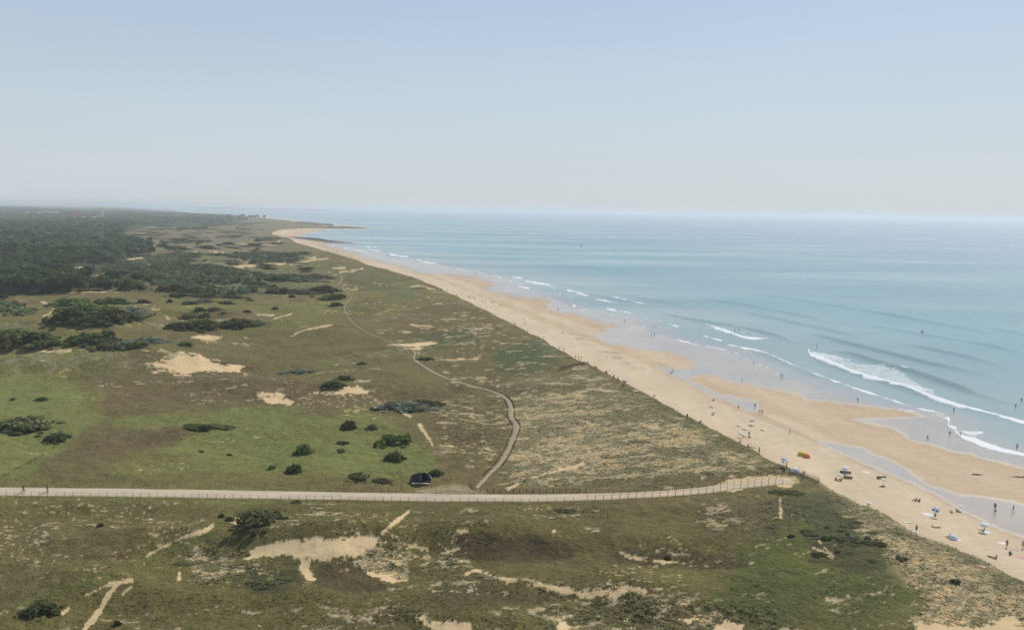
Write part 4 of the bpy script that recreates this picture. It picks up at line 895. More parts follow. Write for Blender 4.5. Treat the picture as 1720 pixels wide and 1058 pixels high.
fence([(640,826),(672,824),(674,818)], 'short fence with a corner post left of the bunker', 1.6, 1.0, .1, (.8,), .014)
def paling(px, label, hh=.9, group=None, offset=None):
    L = G(px)[:, :2] if offset is None else offset
    L = resample(L, .5); s = np.r_[0, np.cumsum(np.linalg.norm(np.diff(L, axis=0), axis=1))]; n = int(s[-1] / .26); t = np.linspace(0, s[-1], n)
    X = np.interp(t, s, L[:, 0]); Y = np.interp(t, s, L[:, 1]); Z = h_fin(X, Y); R = root('paling_fence', (X[0], Y[0], Z[0]), label, 'fence', group)
    bm = bmesh.new()
    for i in range(n): box(bm, (X[i] - X[0], Y[i] - Y[0], Z[i] - Z[0] + hh / 2 - .05), (.05, .035, hh * random.uniform(.85, 1.08)), random.uniform(-.4, .4))
    for zz in (.25, .75):
        tube(bm, [(X[i] - X[0], Y[i] - Y[0], Z[i] - Z[0] + zz * hh) for i in range(0, n, 4)], .02, 4)
    bm_obj('paling', bm, WOODB, R); bm = bmesh.new()
    for i in range(0, n, 14): box(bm, (X[i] - X[0], Y[i] - Y[0] + .06, Z[i] - Z[0] + hh * .52), (.09, .09, hh * 1.2))
    bm_obj('posts', bm, WOODG, R); R.children[-1].name = 'support_post'; return R
pp = pxx(PATH_W); k1 = 6; k2 = int(len(PATH_W) * .52)
jj = [int(np.argmin(np.linalg.norm(PATH_W - q[:2], axis=1))) for q in G([(818,800),(860,720),(850,669),(790,647)])]
paling(None, 'paling fence along the left side of the winding sandy path', .55, offset=side(PATH_W, jj[0], jj[2], 1.1))
paling(None, 'paling fence along the right side of the winding sandy path', .55, offset=side(PATH_W, jj[0] + 3, jj[1] + 3, -1.1))
paling(None, 'paling fence on the outer side of the upper bend of the path', .5, offset=side(PATH_W, jj[1] - 2, jj[3], -1.1))
paling([(1326,800),(1340,797),(1352,801)], 'short dark paling fence across the end of the ramp', 1.1)
paling([(1352,801),(1366,806),(1377,812)], 'brown paling fence on the dune crest right of the ramp', 1.2)
paling([(936,625),(955,618),(985,611)], 'dark paling fence guarding the far beach access', 1.1)
paling([(986,611),(1000,617),(1020,628)], 'broken posts along the dune crest below the far beach access', .8)

# ------------------------------------------------------------------ the bunker
def bunker():
    g = G([(707,809)])[0]; k = math.hypot(math.hypot(g[0], g[1]), 60) / FPX
    R = root('bunker', (g[0], g[1], g[2] - .25), 'dark concrete bunker with a big rounded opening sunk in the grass beside the road', 'bunker', rz=-.02)
    out = [(-18,0),(-18,5.5),(-14.5,13),(-8,15.5),(0,17.5),(6,18.2),(11,16.6),(15,12),(17,6.5),(15,1.5),(11.5,0)]
    out = [(x * k, z * k * 1.02) for x, z in out]
    con = NT('weathered_concrete'); f = con.noise(1.3, 5, .65); con.set(Base_Color=con.ramp(f, [(.3, (.035, .037, .045)), (.7, (.085, .085, .085))]), Roughness=.9); con.bump(f, .4, .05)
    pale = plain('pale_and_sunlit_concrete', (.42, .40, .36), .9, .2, 3); dark = plain('shaded_bunker_interior', (.018, .022, .045), .9, .3, 2)
    op = [(5 + 6.6 * math.cos(a) * .95, 9.2 + 7.2 * math.sin(a)) for a in np.linspace(-math.pi / 2, 1.5 * math.pi, 21)[:-1]]
    op = [(x * k, max(z, .9) * k) for x, z in op]
    # front wall with the opening: fill between outline and hole
    bm = bmesh.new(); ov = [bm.verts.new((x, 0, z)) for x, z in out]; hv = [bm.verts.new((x, 0, z)) for x, z in op]
    e = [bm.edges.new((a[i], a[(i + 1) % len(a)])) for a in (ov, hv) for i in range(len(a))]
    bmesh.ops.triangle_fill(bm, use_beauty=True, use_dissolve=False, edges=e)
    bk = [bm.verts.new((x * .92 + .1, 3.6, z * .22)) for x, z in out]
    for i in range(len(out)): bm.faces.new((ov[i], ov[(i + 1) % len(out)], bk[(i + 1) % len(out)], bk[i]))
    bm.faces.new(bk[::-1])
    bm_obj('wall', bm, con.m, R)
    bm = bmesh.new(); a0 = [bm.verts.new((x, .02, z)) for x, z in op]; a1 = [bm.verts.new((x * .9, 1.1, max(.25, z * .62))) for x, z in op]
    for i in range(len(op)): bm.faces.new((a0[i], a0[(i + 1) % len(op)], a1[(i + 1) % len(op)], a1[i]))
    bm.faces.new(a1); bm_obj('opening', bm, dark, R)  # near-black colour paints the shade inside the recess
    bm = bmesh.new(); tube(bm, [((x + .06) * 1.0, -.05, z) for x, z in out[4:10]], [.07, .09, .1, .13, .2, .16], 6); bm_obj('rim', bm, pale, R, True)  # pale tube painting the sunlit edge of the concrete
    bm = bmesh.new(); box(bm, (-.55, -.12, 1.15), (1.5, .10, 1.2), 0, .92); bm_obj('shutter', bm, plain('bunker_panel', (.05, .055, .075), .8), R)
    bm = bmesh.new(); box(bm, (-.02, -.1, 1.25), (.42, .22, 1.55), 0, .8); bm_obj('pillar', bm, plain('mossy_concrete', (.16, .17, .12), .9, .4, 5), R)
    bm = bmesh.new(); box(bm, (.1, -1.55, .30), (4.0, .5, .34)); s_ = bm_obj('slab', bm, pale, R)
    bm = bmesh.new(); box(bm, (-.2, -1.82, .24), (3.0, .05, .20)); bm_obj('red_stripe', bm, plain('faded_red_paint', (.20, .05, .04), .8), s_)
bunker()

# ------------------------------------------------------------------ far houses
ROOF_R, ROOF_O, WHITEW = plain('terracotta_roof', (.30, .13, .085), .85, .15, .3), plain('orange_roof', (.38, .20, .12), .85, .15, .3), plain('white_wall', (.74, .72, .68), .85, .06, .3)
def house_meshes(rmat):
    bm = bmesh.new(); box(bm, (0, 0, .24), (1, .6, .48)); 
    for s_ in (-.5, .5):
        a = [bm.verts.new((s_, -.3, .48)), bm.verts.new((s_, .3, .48)), bm.verts.new((s_, 0, .70))]; bm.faces.new(a)
    me = bpy.data.meshes.new('wall'); bm.to_mesh(me); bm.free(); me.materials.append(WHITEW)
    bm = bmesh.new(); q = [[bm.verts.new((x, y, z)) for x in (-.54, .54)] for y, z in ((-.36, .455), (0, .73), (.36, .455), (.36, .49), (0, .765), (-.36, .49))]
    for i in range(6): bm.faces.new((q[i][0], q[i][1], q[(i + 1) % 6][1], q[(i + 1) % 6][0]))
    for j in (0, 1): bm.faces.new((q[0][j], q[1][j], q[4][j], q[5][j])); bm.faces.new((q[1][j], q[2][j], q[3][j], q[4][j]))
    bmesh.ops.recalc_face_normals(bm, faces=bm.faces)
    mr = bpy.data.meshes.new('roof'); bm.to_mesh(mr); bm.free(); mr.materials.append(rmat)
    bm = bmesh.new(); box(bm, (.25, 0, .80), (.06, .06, .2)); mc = bpy.data.meshes.new('chimney'); bm.to_mesh(mc); bm.free(); mc.materials.append(rmat); return me, mr, mc
HOUSE = [house_meshes(ROOF_R), house_meshes(ROOF_O), house_meshes(plain('slate_roof', (.16, .16, .17), .8))]
def house(px, py, wpx, kind, label, group, lift=6.0, zs=1.0):
    g = Pz([(px, py)], 12.0)[0]; R_ = math.hypot(*g); sz = wpx * R_ / FPX; z = float(h_fin(np.array([g[0]]), np.array([g[1]]))[0]); z = max(z, 1.0)
    me, mr, mc = HOUSE[kind]; r = root('house', (g[0], g[1], z), label, 'house', group, random.uniform(-.5, .5)); hz = (14.0 + lift) / .7 * .55 * zs
    r.scale = (sz * 1.25, max(10, sz * .7), max(hz * 1.35, sz * .35))
    w = link('wall', me, r); q = link('roof', mr, r); link('chimney', mc, q)
vg = 'houses of the village behind the wood'
for i in range(26):
    house(random.uniform(116, 160), random.uniform(361.5, 366.5), random.uniform(3.5, 7), random.choice((0, 0, 0, 1)), 'white house with red roof in the village behind the wood', vg)
house(130,364.5,14,0,'long red-roofed building at the front of the village behind the wood',None); house(150,363.5,12,0,'wide terracotta-roofed building right of the long one in the village',None); house(117,366.5,6,0,'lowest white gable of the village behind the wood',None)
for i in range(14): house(random.uniform(40, 100), random.uniform(356.5, 358.5), random.uniform(4, 9), 2, 'pale far building strip left of the village on the hazy horizon', 'far buildings left of the village')
for i in range(12): house(random.uniform(255, 300), random.uniform(361, 363.2), random.uniform(3, 7), 2, 'white far house in the trees right of the village', 'far houses right of the village')
for i in range(26): house(random.uniform(393, 447), random.uniform(363.3, 367), random.uniform(2.5, 5.5), random.choice((0, 1, 1)), 'small white house of the seaside village on the headland', 'houses of the seaside village')
def tower():
    g = Pz([(172,361)], 12.0)[0]; R = root('church_tower', (g[0], g[1], 8), 'pale square church tower rising above the village behind the wood', 'tower')
    bm = bmesh.new(); box(bm, (0, 0, 17), (9, 9, 34), .3, .92); box(bm, (0, 0, 27), (9.6, 9.6, 1), .3); bm_obj('wall', bm, WHITEW, R)
    bm = bmesh.new(); box(bm, (0, 0, 38.5), (9, 9, 9), .3, .05); bm_obj('spire', bm, plain('slate_roof', (.16, .16, .17), .8), R)
tower()

# ------------------------------------------------------------------ people
SKIN = [plain('skin_tanned', (.36, .21, .14), .6, .06), plain('skin_light', (.50, .33, .25), .6, .06), plain('skin_dark', (.17, .10, .07), .6, .06)]
CL = {k: plain('cloth_' + k, c, .85, .08) for k, c in dict(black=(.02,.02,.025), navy=(.03,.04,.09), blue=(.08,.20,.42), red=(.50,.05,.05), white=(.75,.75,.73), teal=(.14,.32,.40), pink=(.58,.32,.33), grey=(.22,.22,.23), green=(.30,.52,.32), yellow=(.75,.58,.08), orange=(.70,.22,.06), brown=(.27,.19,.11), lime=(.68,.76,.50), pale=(.62,.70,.80), coral=(.62,.36,.28)).items()}
HAIRM = plain('hair_brown', (.06, .035, .02), .7)
POSES = {
 'stand': dict(pel=(0,0,.94), ch=(0,.01,1.32), nk=(0,.0,1.50), hd=(0,-.02,1.64), sh=.19, el=((.27,.03,1.12),), wr=((.29,-.05,.87),), hip=.1, kn=((.11,-.02,.50),), an=((.12,.02,.08),)),
 'walk': dict(pel=(0,0,.92), ch=(0,-.04,1.30), nk=(0,-.06,1.48), hd=(0,-.09,1.62), sh=.19, el=((.26,.14,1.10),(.26,-.12,1.10)), wr=((.27,.08,.86),(.25,-.30,.95)), hip=.1, kn=((.10,-.22,.52),(.10,.06,.48)), an=((.10,-.30,.09),(.10,.40,.15))),
 'wade': dict(pel=(0,0,.72), ch=(0,.0,1.10), nk=(0,-.02,1.28), hd=(0,-.04,1.42), sh=.19, el=((.36,.0,.95),), wr=((.52,-.08,.85),), hip=.1, kn=((.13,-.06,.28),), an=((.14,.02,-.12),)),
 'sit': dict(pel=(0,.1,.12), ch=(0,.26,.50), nk=(0,.26,.68), hd=(0,.22,.82), sh=.19, el=((.25,.28,.30),), wr=((.24,-.06,.36),), hip=.1, kn=((.16,-.34,.42),), an=((.14,-.62,.08),)),
 'lie': dict(pel=(0,0,.13), ch=(0,.42,.15), nk=(0,.60,.16), hd=(0,.75,.16), sh=.19, el=((.34,.30,.10),), wr=((.36,.02,.10),), hip=.1, kn=((.12,-.44,.15),), an=((.13,-.86,.08),)),
 'bend': dict(pel=(0,.12,.86), ch=(0,-.22,1.06), nk=(0,-.38,1.06), hd=(0,-.50,1.02), sh=.19, el=((.22,-.28,.78),), wr=((.18,-.34,.52),), hip=.1, kn=((.12,-.04,.48),), an=((.12,.06,.08),)),
 'ride': dict(pel=(0,.22,.98), ch=(0,-.04,1.34), nk=(0,-.16,1.48), hd=(0,-.25,1.60), sh=.19, el=((.24,-.22,1.16),), wr=((.24,-.42,1.03),), hip=.1, kn=((.11,-.18,.82),(.11,.0,.62)), an=((.11,-.04,.42),(.11,.10,.24))),
}
def make_person(pose):
    P = POSES[pose]; V, E, Rr = [], [], []
    def add(p, r, par=None):
        V.append(p); Rr.append(r); i = len(V) - 1
        if par is not None: E.append((par, i))
        return i
    pel = add(P['pel'], .125); mid = add(tuple(np.array(P['pel']) * .5 + np.array(P['ch']) * .5), .115, pel); ch = add(P['ch'], .135, mid)
    nk = add(P['nk'], .055, ch); hd = add(P['hd'], .088, nk); d = np.array(P['hd']) - np.array(P['nk']); d = d / np.linalg.norm(d)
    top = add(tuple(np.array(P['hd']) + d * .1), .075, hd)
    for si, s in enumerate((-1, 1)):
        g = lambda k: (lambda q: (q[0] * s, q[1], q[2]))(P[k][min(si, len(P[k]) - 1)])
        cx = np.array(P['ch']); nkv = np.array(P['nk']); shp = cx + (nkv - cx) * .6; sh = add((P['sh'] * s, shp[1], shp[2]), .058, ch)
        el = add(g('el'), .042, sh); wr = add(g('wr'), .028, el); v = np.array(g('wr')) - np.array(g('el')); v = v / np.linalg.norm(v)
        pm = add(tuple(np.array(g('wr')) + v * .07), .032, wr)
        u = np.cross(v, (0, 0, 1)); u = u / (np.linalg.norm(u) + 1e-6)
        for q, ln in ((-.028, .085), (-.010, .10), (.010, .095), (.028, .075)): add(tuple(np.array(g('wr')) + v * (.07 + ln) + u * q), .009, pm)
        add(tuple(np.array(g('wr')) + v * .07 + u * .065), .010, wr)
        hp = add((P['hip'] * s, P['pel'][1], P['pel'][2] - .05), .095, pel); kn = add(g('kn'), .062, hp); an = add(g('an'), .042, kn)
        a = np.array(g('an')); toe = a + (np.array((0, -.16, -.03)) if pose != 'lie' else np.array((0, -.05, .16))); add(tuple(toe), .032, an)
    me = bpy.data.meshes.new('body'); me.from_pydata(V, E, []); o = bpy.data.objects.new('body_tmp', me); COL.objects.link(o)
    o.modifiers.new('s', 'SKIN'); sv = me.skin_vertices[0].data
    for i, r in enumerate(Rr): sv[i].radius = (r, r)
    sv[0].use_root = True
    m2 = o.modifiers.new('u', 'SUBSURF'); m2.levels = 1; m2.render_levels = 1
    bpy.context.view_layer.update()
    body = bpy.data.meshes.new_from_object(o.evaluated_get(bpy.context.evaluated_depsgraph_get())); body.name = 'body'
    bpy.data.objects.remove(o); body.materials.clear(); body.materials.append(SKIN[0])
    for p_ in body.polygons: p_.use_smooth = True
    def shell(pick, off, nm, mat):
        vs = {}; VV, FF = [], []
        for f in body.polygons:
            if pick(f.center):
                ids = []
                for vi in f.vertices:
                    if vi not in vs: vs[vi] = len(VV); vv = body.vertices[vi]; VV.append(vv.co + vv.normal * off)
                    ids.append(vs[vi])
                FF.append(ids)
        m = bpy.data.meshes.new(nm); m.from_pydata(VV, [], FF); m.materials.append(mat); return m
    pv, cv, hv = Vector(P['pel']), Vector(P['ch']), Vector(P['hd'])
    def seg(c, a, b): 
        ab = b - a; t = max(0, min(1, (c - a).dot(ab) / ab.length_squared)); return (c - (a + ab * t)).length
    k0 = Vector((0, P['kn'][0][1], P['kn'][0][2]))
    shorts = shell(lambda c: abs(c.x) < .24 and seg(c, pv + (pv - cv) * .1, pv + (k0 - pv) * .45) < .17 and (c - pv).dot(cv - pv) < .10 * (cv - pv).length, .014, 'swimwear', CL['black'])
    top_ = shell(lambda c: seg(c, pv, cv) < .22 and abs(c.x) < .26 and (c - pv).dot((cv - pv).normalized()) > .04, .013, 'top', CL['black'])
    dv = Vector(d); hair = shell(lambda c: (c - hv).length < .16 and ((c - hv).dot(dv) > .045 or ((c - hv).dot(dv) > -.05 and c.y > hv.y + .02)), .014, 'hair', HAIRM)
    return body, shorts, top_, hair
PM = {k: make_person(k) for k in POSES}
# eyes and mouth are far below a pixel here; a nose ridge and ears come with the skinned head
def person_at(loc, pose, rz, label, skin=0, shorts='black', top=None, group=None, sc=1.0):
    b, s, t, h = PM[pose]; r = link('person', b); r.location = loc; r.rotation_euler = (0, 0, rz); r.scale = (sc,) * 3
    recol(r, SKIN[skin]); tag(r, label, 'person', group)
    o = link('swimwear', s, r); recol(o, CL[shorts])
    if top: o = link('top', t, r); recol(o, CL[top])
    link('hair', h, r); return r
def h_beach(q): return max(float(h_fin(np.array([q[0]]), np.array([q[1]]))[0]), -.25)
def person(px, py, pose, label, skin=0, shorts='black', top=None, rz=None, group=None, sc=1.0, dz=0.0):
    q = G([(px, py)])[0] if pose != 'wade' else np.array([*Pz([(px, py)], 0.0)[0], -.05])
    if q[2] < -.02 and pose != 'wade': q = np.array([*Pz([(px, py)], 0.0)[0], -.10])
    return person_at((q[0], q[1], q[2] + dz), pose, random.uniform(0, 6.28) if rz is None else rz, label, skin, shorts, top, group, sc)
PEOPLE = [
 (1671,856,'stand','tall dark-clad person standing at the near edge of the wet runnel',0,'black','navy'), (1672,862,'stand','child in dark swimwear just in front of the tall person at the runnel',0,'black','navy',1,.62), (1702,859,'walk','person in dark swimwear walking alone in the wet runnel at the right',0,'navy',None),
 (1691,919,'stand','person in a red swimsuit standing on dry sand near the right edge',1,'red','red'), (1718,921,'stand','person in orange swimwear standing at the far right edge',1,'orange',None), (1665,936,'lie','sunbather lying left of a sitting one near the dune at lower right',1,'navy','navy'), (1672,938,'sit','sunbather sitting up beside a lying one near the lower right dune',1,'navy',None),
 (1697,931,'sit','dark-dressed person sitting beside the red towel',0,'navy','navy'), (1539,893,'stand','person standing on the sand close to the dune crest beside a white towel',0,'black',None), (1457,852,'sit','person sitting right at the dune crest under a tiny white parasol',0,'grey',None), (1598,860,'lie','sunbather lying left of a small white parasol near the runnel',0,'brown',None), (1608,859,'sit','person sitting beside the small white parasol near the runnel',0,'brown','brown'),
 (1567,884,'lie','sunbather lying on open sand below the blue and white parasol',1,'coral',None), (1575,886,'lie','second sunbather lying right of the one below the blue parasol',0,'brown',None), (1594,903,'sit','dark-clad person sitting at the left of a pale beach tent',0,'black','black'), (1651,892,'sit','person sitting under the white parasol near the right edge',0,'black','navy'), (1571,866,'sit','person sitting in the shade of the blue and white parasol',0,'navy','navy'),
 (1537,841,'sit','left person of a pair sitting on the sand beside the runnel',0,'brown','brown'), (1543,842,'sit','right person of a pair sitting on the sand beside the runnel',0,'black','black'), (1276,695,'stand','left walker of a pair on the damp sand above the blue parasol',0,'black','black'), (1280,696,'walk','right walker of a pair on the damp sand above the blue parasol',0,'navy',None), (1268,685,'stand','tall dark figure standing in the end of the wet pool',0,'black','black'),
 (1240,688,'walk','lone light-skinned walker at the berm edge',1,'brown',None), (1327,728,'walk','reddish sunburnt walker alone on the wide sand',1,'coral','coral'), (1258,733,'stand','dark-clad person standing left of the blue parasol, behind a pram-like bag',0,'black','black'), (1259,735,'sit','dark-clad person sitting close in front of the standing one',0,'black','black'), (1249,734,'sit','person sitting beside the lilac parasol',1,'pink',None), (1243,743,'sit','person sitting close to the dune below the lilac parasol',1,'navy',None),
 (1218,738,'lie','dark shape of a sunbather lying against the dune crest',0,'black','black'), (1256,750,'sit','person in red sitting under a white parasol at the crest',1,'red','red'), (1264,752,'lie','sunbather lying right of the red-clad person',1,'brown',None), (1275,762,'stand','person standing on the dune crest in dark shorts',0,'black',None), (1321,788,'stand','small dark figure standing right of the striped parasols',0,'black',None), (1331,791,'sit','person in the shade at the left of the white shelter',0,'black','navy'), (1339,793,'sit','person in the shade at the right of the white shelter',0,'navy','black'),
 (1418,793,'lie','sunbather lying in the shade of the pale blue parasol',0,'teal',None), (1404,806,'sit','dark red clad person sitting under a low white parasol',1,'red','red'), (1412,807,'sit','dark-clad person sitting right of the dark red clad one',0,'black','black'), (1482,817,'lie','dark sunbather lying below the pale green parasol',0,'black','black'), (1350,802,'stand','person standing at the end of the ramp on the dune crest',1,'coral',None), (1250,722,'lie','lone sunbather lying on open sand left of the blue parasol',1,'brown',None),
 (1602,691,'wade','bather standing in the shallow water below the long breaker',0,'navy','navy'), (1558,739,'walk','tall dark walker on the wet sand below the white curl of foam',0,'black','black'), (1595,732,'stand','dark-haired figure standing on wet sand beside the foam',0,'navy',None), (1613,731,'wade','light-skinned bather standing inside the foam',1,'coral',None), (1708,754,'stand','dark figure standing in the shallows at the right edge',0,'grey','grey'), (1706,684,'wade','bather beyond the breaker at the right edge, nearer of two',0,'black','black'), (1716,674,'wade','bather beyond the breaker at the right edge, farther of two',0,'black','black'),
 (1441,674,'bend','child crouching on the wet sand in front of the big breaker',0,'black','black'), (1266,611,'stand','dark figure standing alone at the thin swash line',0,'black','black'), (1312,634,'stand','left of two companions standing ankle-deep below the big breaker',0,'black','navy'), (1315,634,'stand','right of two companions standing ankle-deep below the big breaker',0,'black','black'), (1246,642,'stand','small dark figure alone on the wet flat',0,'black','black'), (1127,628,'bend','person bending at the tip of the runnel pool',0,'navy','navy'), (1130,626,'walk','person walking beside the bending one at the runnel pool',0,'black','black'),
 (1372,583,'wade','swimmer left of the big breaker',0,'black','black'), (1198,673,'sit','person sitting with a bag at the berm edge',1,'grey','grey'), (1198,696,'sit','dark-clad sunbather sitting under a tiny white parasol',0,'red','black'), (1154,704,'stand','dark figure standing on the dune crest near the middle',0,'black','black'), (1163,707,'lie','sunbather lying behind the dune crest near the middle',0,'navy',None), (1176,710,'sit','person sitting on a white towel at the dune crest',0,'black',None), (1240,716,'lie','sunbather lying alone left of the blue parasol, dark hair',1,'black',None), (1280,723,'lie','sunbather stretched out below right of the blue parasol',1,'brown',None),
 (936,519,'stand','left and shorter figure at the tip of the far sand lobe',0,'black','black'), (938,522,'stand','right and nearer figure at the tip of the far sand lobe',0,'black','black'), (926,525,'bend','person bending on the sand left of the far pair',0,'black','navy'), (879,539,'walk','upper of two small figures on the far dry sand',0,'black','black'), (882,544,'sit','lower of two small figures on the far dry sand',0,'black','black'), (865,547,'stand','tiny figure at the dune crest far up the beach',0,'black','black'), (886,557,'stand','tiny pale figure at the crest below the tiny dark one',1,'grey',None), (913,567,'sit','dark sitter close to the crest in the middle distance',0,'black','black'), (945,560,'sit','dark sitter alone on the wide middle sand',0,'black','black'),
 (940,585,'sit','dark sitter beside the crest above the three walkers',0,'black','black'), (947,591,'stand','figure at the crest right above the three walkers',1,'navy',None), (967,603,'walk','left of three walkers at the far beach access',0,'black','black'), (972,604,'walk','middle of three walkers at the far beach access',0,'navy','black'), (976,604,'walk','right of three walkers at the far beach access',0,'black','navy'), (981,614,'stand','dark figure standing on the crest at the far beach access',0,'black','black'), (1019,602,'stand','lone figure beside dark puddles on the upper beach',1,'brown',None), (1031,637,'stand','figure walking below the crest past the broken posts',0,'black','black'), (1038,642,'walk','second figure below the crest past the broken posts',0,'black','black'),
 (1048,646,'sit','sitter under the tiny grey parasol by the crest',0,'navy',None), (1099,666,'sit','person in red sitting at the crest in the middle of the beach',1,'red','red'), (1049,540,'wade','paddler in the far shallows, nearest to the sand lobe',0,'black','black'), (1099,550,'stand','dark upright figure in the shallow wash right of the lobe',0,'black','black'), (1099,564,'stand','dark figure at the swash below the upright one',0,'black','black'), (1094,563,'stand','smaller dark figure left of the one at the swash',0,'black','navy'), (1134,533,'wade','bather standing at the back of the far breakers',0,'black','black'),
 (1234,556,'wade','left of two bathers in the foam of the far breaker',0,'black','black'), (1241,556,'wade','right of two bathers in the foam of the far breaker',0,'black','black'), (1468,608,'wade','bather in the thinning foam behind the big breaker',0,'black','black'), (854,553,'sit','far sitter near the tide pool',0,'black','black')]
for a in PEOPLE[:-1]:
    px, py, pose, lab, sk, sh, tp = a[:7]
    person(px, py, pose, lab, sk, sh, tp, sc=(a[8] if len(a) > 8 else random.uniform(.95, 1.05)) * 1.0)
for i in range(34):   # specks of people on the far beach
    t = random.random(); px = lerp(560, 850, t) ; py = lerp(424, 515, t) + random.uniform(-2, 3) + 6 * math.sin(3 * t)
    person(px, py - 1, random.choice(('stand', 'sit', 'walk')), 'speck of a dark figure far up the beach', 0, 'black', 'black', group='tiny figures far up the beach')

# ------------------------------------------------------------------ bicycles with riders on the road
def bicycle(px, py, rz, label, plabel, shirt):
    q = G([(px, py)])[0]; q[2] += .09; R = root('bicycle', q, label, 'bicycle', rz=rz); blk = plain('rubber_black', (.015, .015, .015), .8); fr = plain('bicycle_paint', (.05, .06, .07), .4); st = plain('bare_metal', (.4, .4, .4), .35)
    for y in (-.52, .52):
        bm = bmesh.new(); ring(bm, (0, y, .34), .315, .022); w = bm_obj('wheel', bm, blk, R, True)
        bm = bmesh.new()
        for k in range(6): a = k * math.pi / 6; tube(bm, [(0, y - .3 * math.cos(a), .34 - .3 * math.sin(a)), (0, y + .3 * math.cos(a), .34 + .3 * math.sin(a))], .004, 4)
        bm_obj('spokes', bm, st, w)
    bm = bmesh.new()
    for a, b in (((0,.52,.34),(0,.05,.30)), ((0,.05,.30),(0,.20,.86)), ((0,.20,.86),(0,.52,.34)), ((0,.18,.78),(0,-.36,.80)), ((0,.05,.30),(0,-.37,.72)), ((0,-.34,.92),(0,-.52,.34))): tube(bm, [a, b], .018, 6)
    bm_obj('frame', bm, fr, R, True)
    bm = bmesh.new(); tube(bm, [(-.26,-.42,1.0),(-.12,-.36,.98),(.12,-.36,.98),(.26,-.42,1.0)], .016, 6); tube(bm, [(0,-.36,.98),(0,-.34,.90)], .016); bm_obj('handlebar', bm, st, R)
    bm = bmesh.new(); box(bm, (0, .21, .89), (.14, .26, .06), 0, .7); bm_obj('saddle', bm, blk, R)
    person_at((q[0], q[1], q[2]), 'ride', rz, plabel, 0, 'black', shirt)
bicycle(40, 827.5, .95, 'bicycle ridden by the dark-clad rider, left of two on the road', 'person in black riding the left of two bicycles on the road', 'black')
bicycle(80, 827.5, .75, 'bicycle ridden by the brown-clad rider, right of two on the road', 'person in a brown top riding the right of two bicycles on the road', 'brown')

# ------------------------------------------------------------------ beach things
POLE = plain('white_pole', (.7, .7, .68), .4)
def parasol(px, py, c1, label, c2=None, r=1.0, hgt=2.0, tilt=.25, rz=None):
    q = G([(px, py)])[0]; R = root('parasol', q, label, 'parasol', rz=random.uniform(0, 6.28) if rz is None else rz); n = 16; r *= .78
    bm = bmesh.new(); tube(bm, [(0, 0, -.25), (0, 0, hgt * .75), (0, math.sin(tilt) * .3, hgt)], .02, 6); bm_obj('pole', bm, POLE, R)
    bm = bmesh.new(); prof = [(.02, .10), (.45, .02), (.8, -.14), (1.0, -.30), (1.0, -.38)]; T = Matrix.Translation((0, math.sin(tilt) * .3, hgt)) @ Matrix.Rotation(-tilt, 4, 'X'); rows = []
    for u, z in prof:
        rows.append([bm.verts.new(T @ Vector((r * u * math.cos(k * 2 * math.pi / n) * (1 if k % 2 == 0 or u < .5 else .965), r * u * math.sin(k * 2 * math.pi / n) * (1 if k % 2 == 0 or u < .5 else .965), z * r))) for k in range(n)])
    for a, b in zip(rows, rows[1:]):
        for k in range(n): f = bm.faces.new((a[k], a[(k + 1) % n], b[(k + 1) % n], b[k])); f.material_index = (k // 2) % 2 if c2 else 0
    bm.faces.new(rows[0]); bm_obj('canopy', bm, [CL[c1], CL[c2 or c1]], R); return R
def towel(px, py, c, label, w=.9, l=1.8, rz=None, cat='towel', name='towel'):
    q = G([(px, py)])[0]; bm = bmesh.new(); nx, ny = 5, 9; rows = []
    for j in range(ny): rows.append([bm.verts.new(((i / (nx - 1) - .5) * w, (j / (ny - 1) - .5) * l, .03 + .02 * math.sin(i * 2 + j * 1.7))) for i in range(nx)])
    for j in range(ny - 1):
        for i in range(nx - 1): bm.faces.new((rows[j][i], rows[j][i + 1], rows[j + 1][i + 1], rows[j + 1][i]))
    g_ = bmesh.ops.extrude_face_region(bm, geom=bm.faces[:]); bmesh.ops.translate(bm, verts=[v for v in g_['geom'] if isinstance(v, bmesh.types.BMVert)], vec=(0, 0, -.025))
    o = bm_obj(name, bm, CL[c]); o.location = q; o.rotation_euler = (0, 0, random.uniform(0, 3.1) if rz is None else rz); return tag(o, label, cat)
def tent(px, py, c, label, w=2.2, rz=0.0, inner='grey'):
    """half-dome beach shelter open on one side, with a groundsheet and hoop"""
    q = G([(px, py)])[0]; R = root('beach_tent', q, label, 'beach tent', rz=rz); bm = bmesh.new(); rows = []; n, m = 9, 9
    for i in range(n):
        a = lerp(.0, .62 * math.pi, i / (n - 1)); rows.append([])
        for j in range(m):
            b = math.pi * j / (m - 1); rows[-1].append(bm.verts.new((math.cos(b) * w / 2, math.sin(b) * math.cos(a) * w * .45, math.sin(b) * math.sin(a) * w * .5)))
    for i in range(n - 1):
        for j in range(m - 1):
            try: bm.faces.new((rows[i][j], rows[i][j + 1], rows[i + 1][j + 1], rows[i + 1][j]))
            except ValueError: pass
    bmesh.ops.remove_doubles(bm, verts=bm.verts[:], dist=.004); bm_obj('canopy', bm, CL[c], R, True)
    bm = bmesh.new(); box(bm, (0, -.1, .02), (w * .92, w * .6, .03)); bm_obj('groundsheet', bm, CL[inner], R)
    bm = bmesh.new(); a = .62 * math.pi; tube(bm, [(math.cos(b) * w * .505, math.sin(b) * math.cos(a) * w * .455, math.sin(b) * math.sin(a) * w * .505) for b in np.linspace(0, math.pi, 12)], .025, 5); bm_obj('hoop', bm, POLE, R)
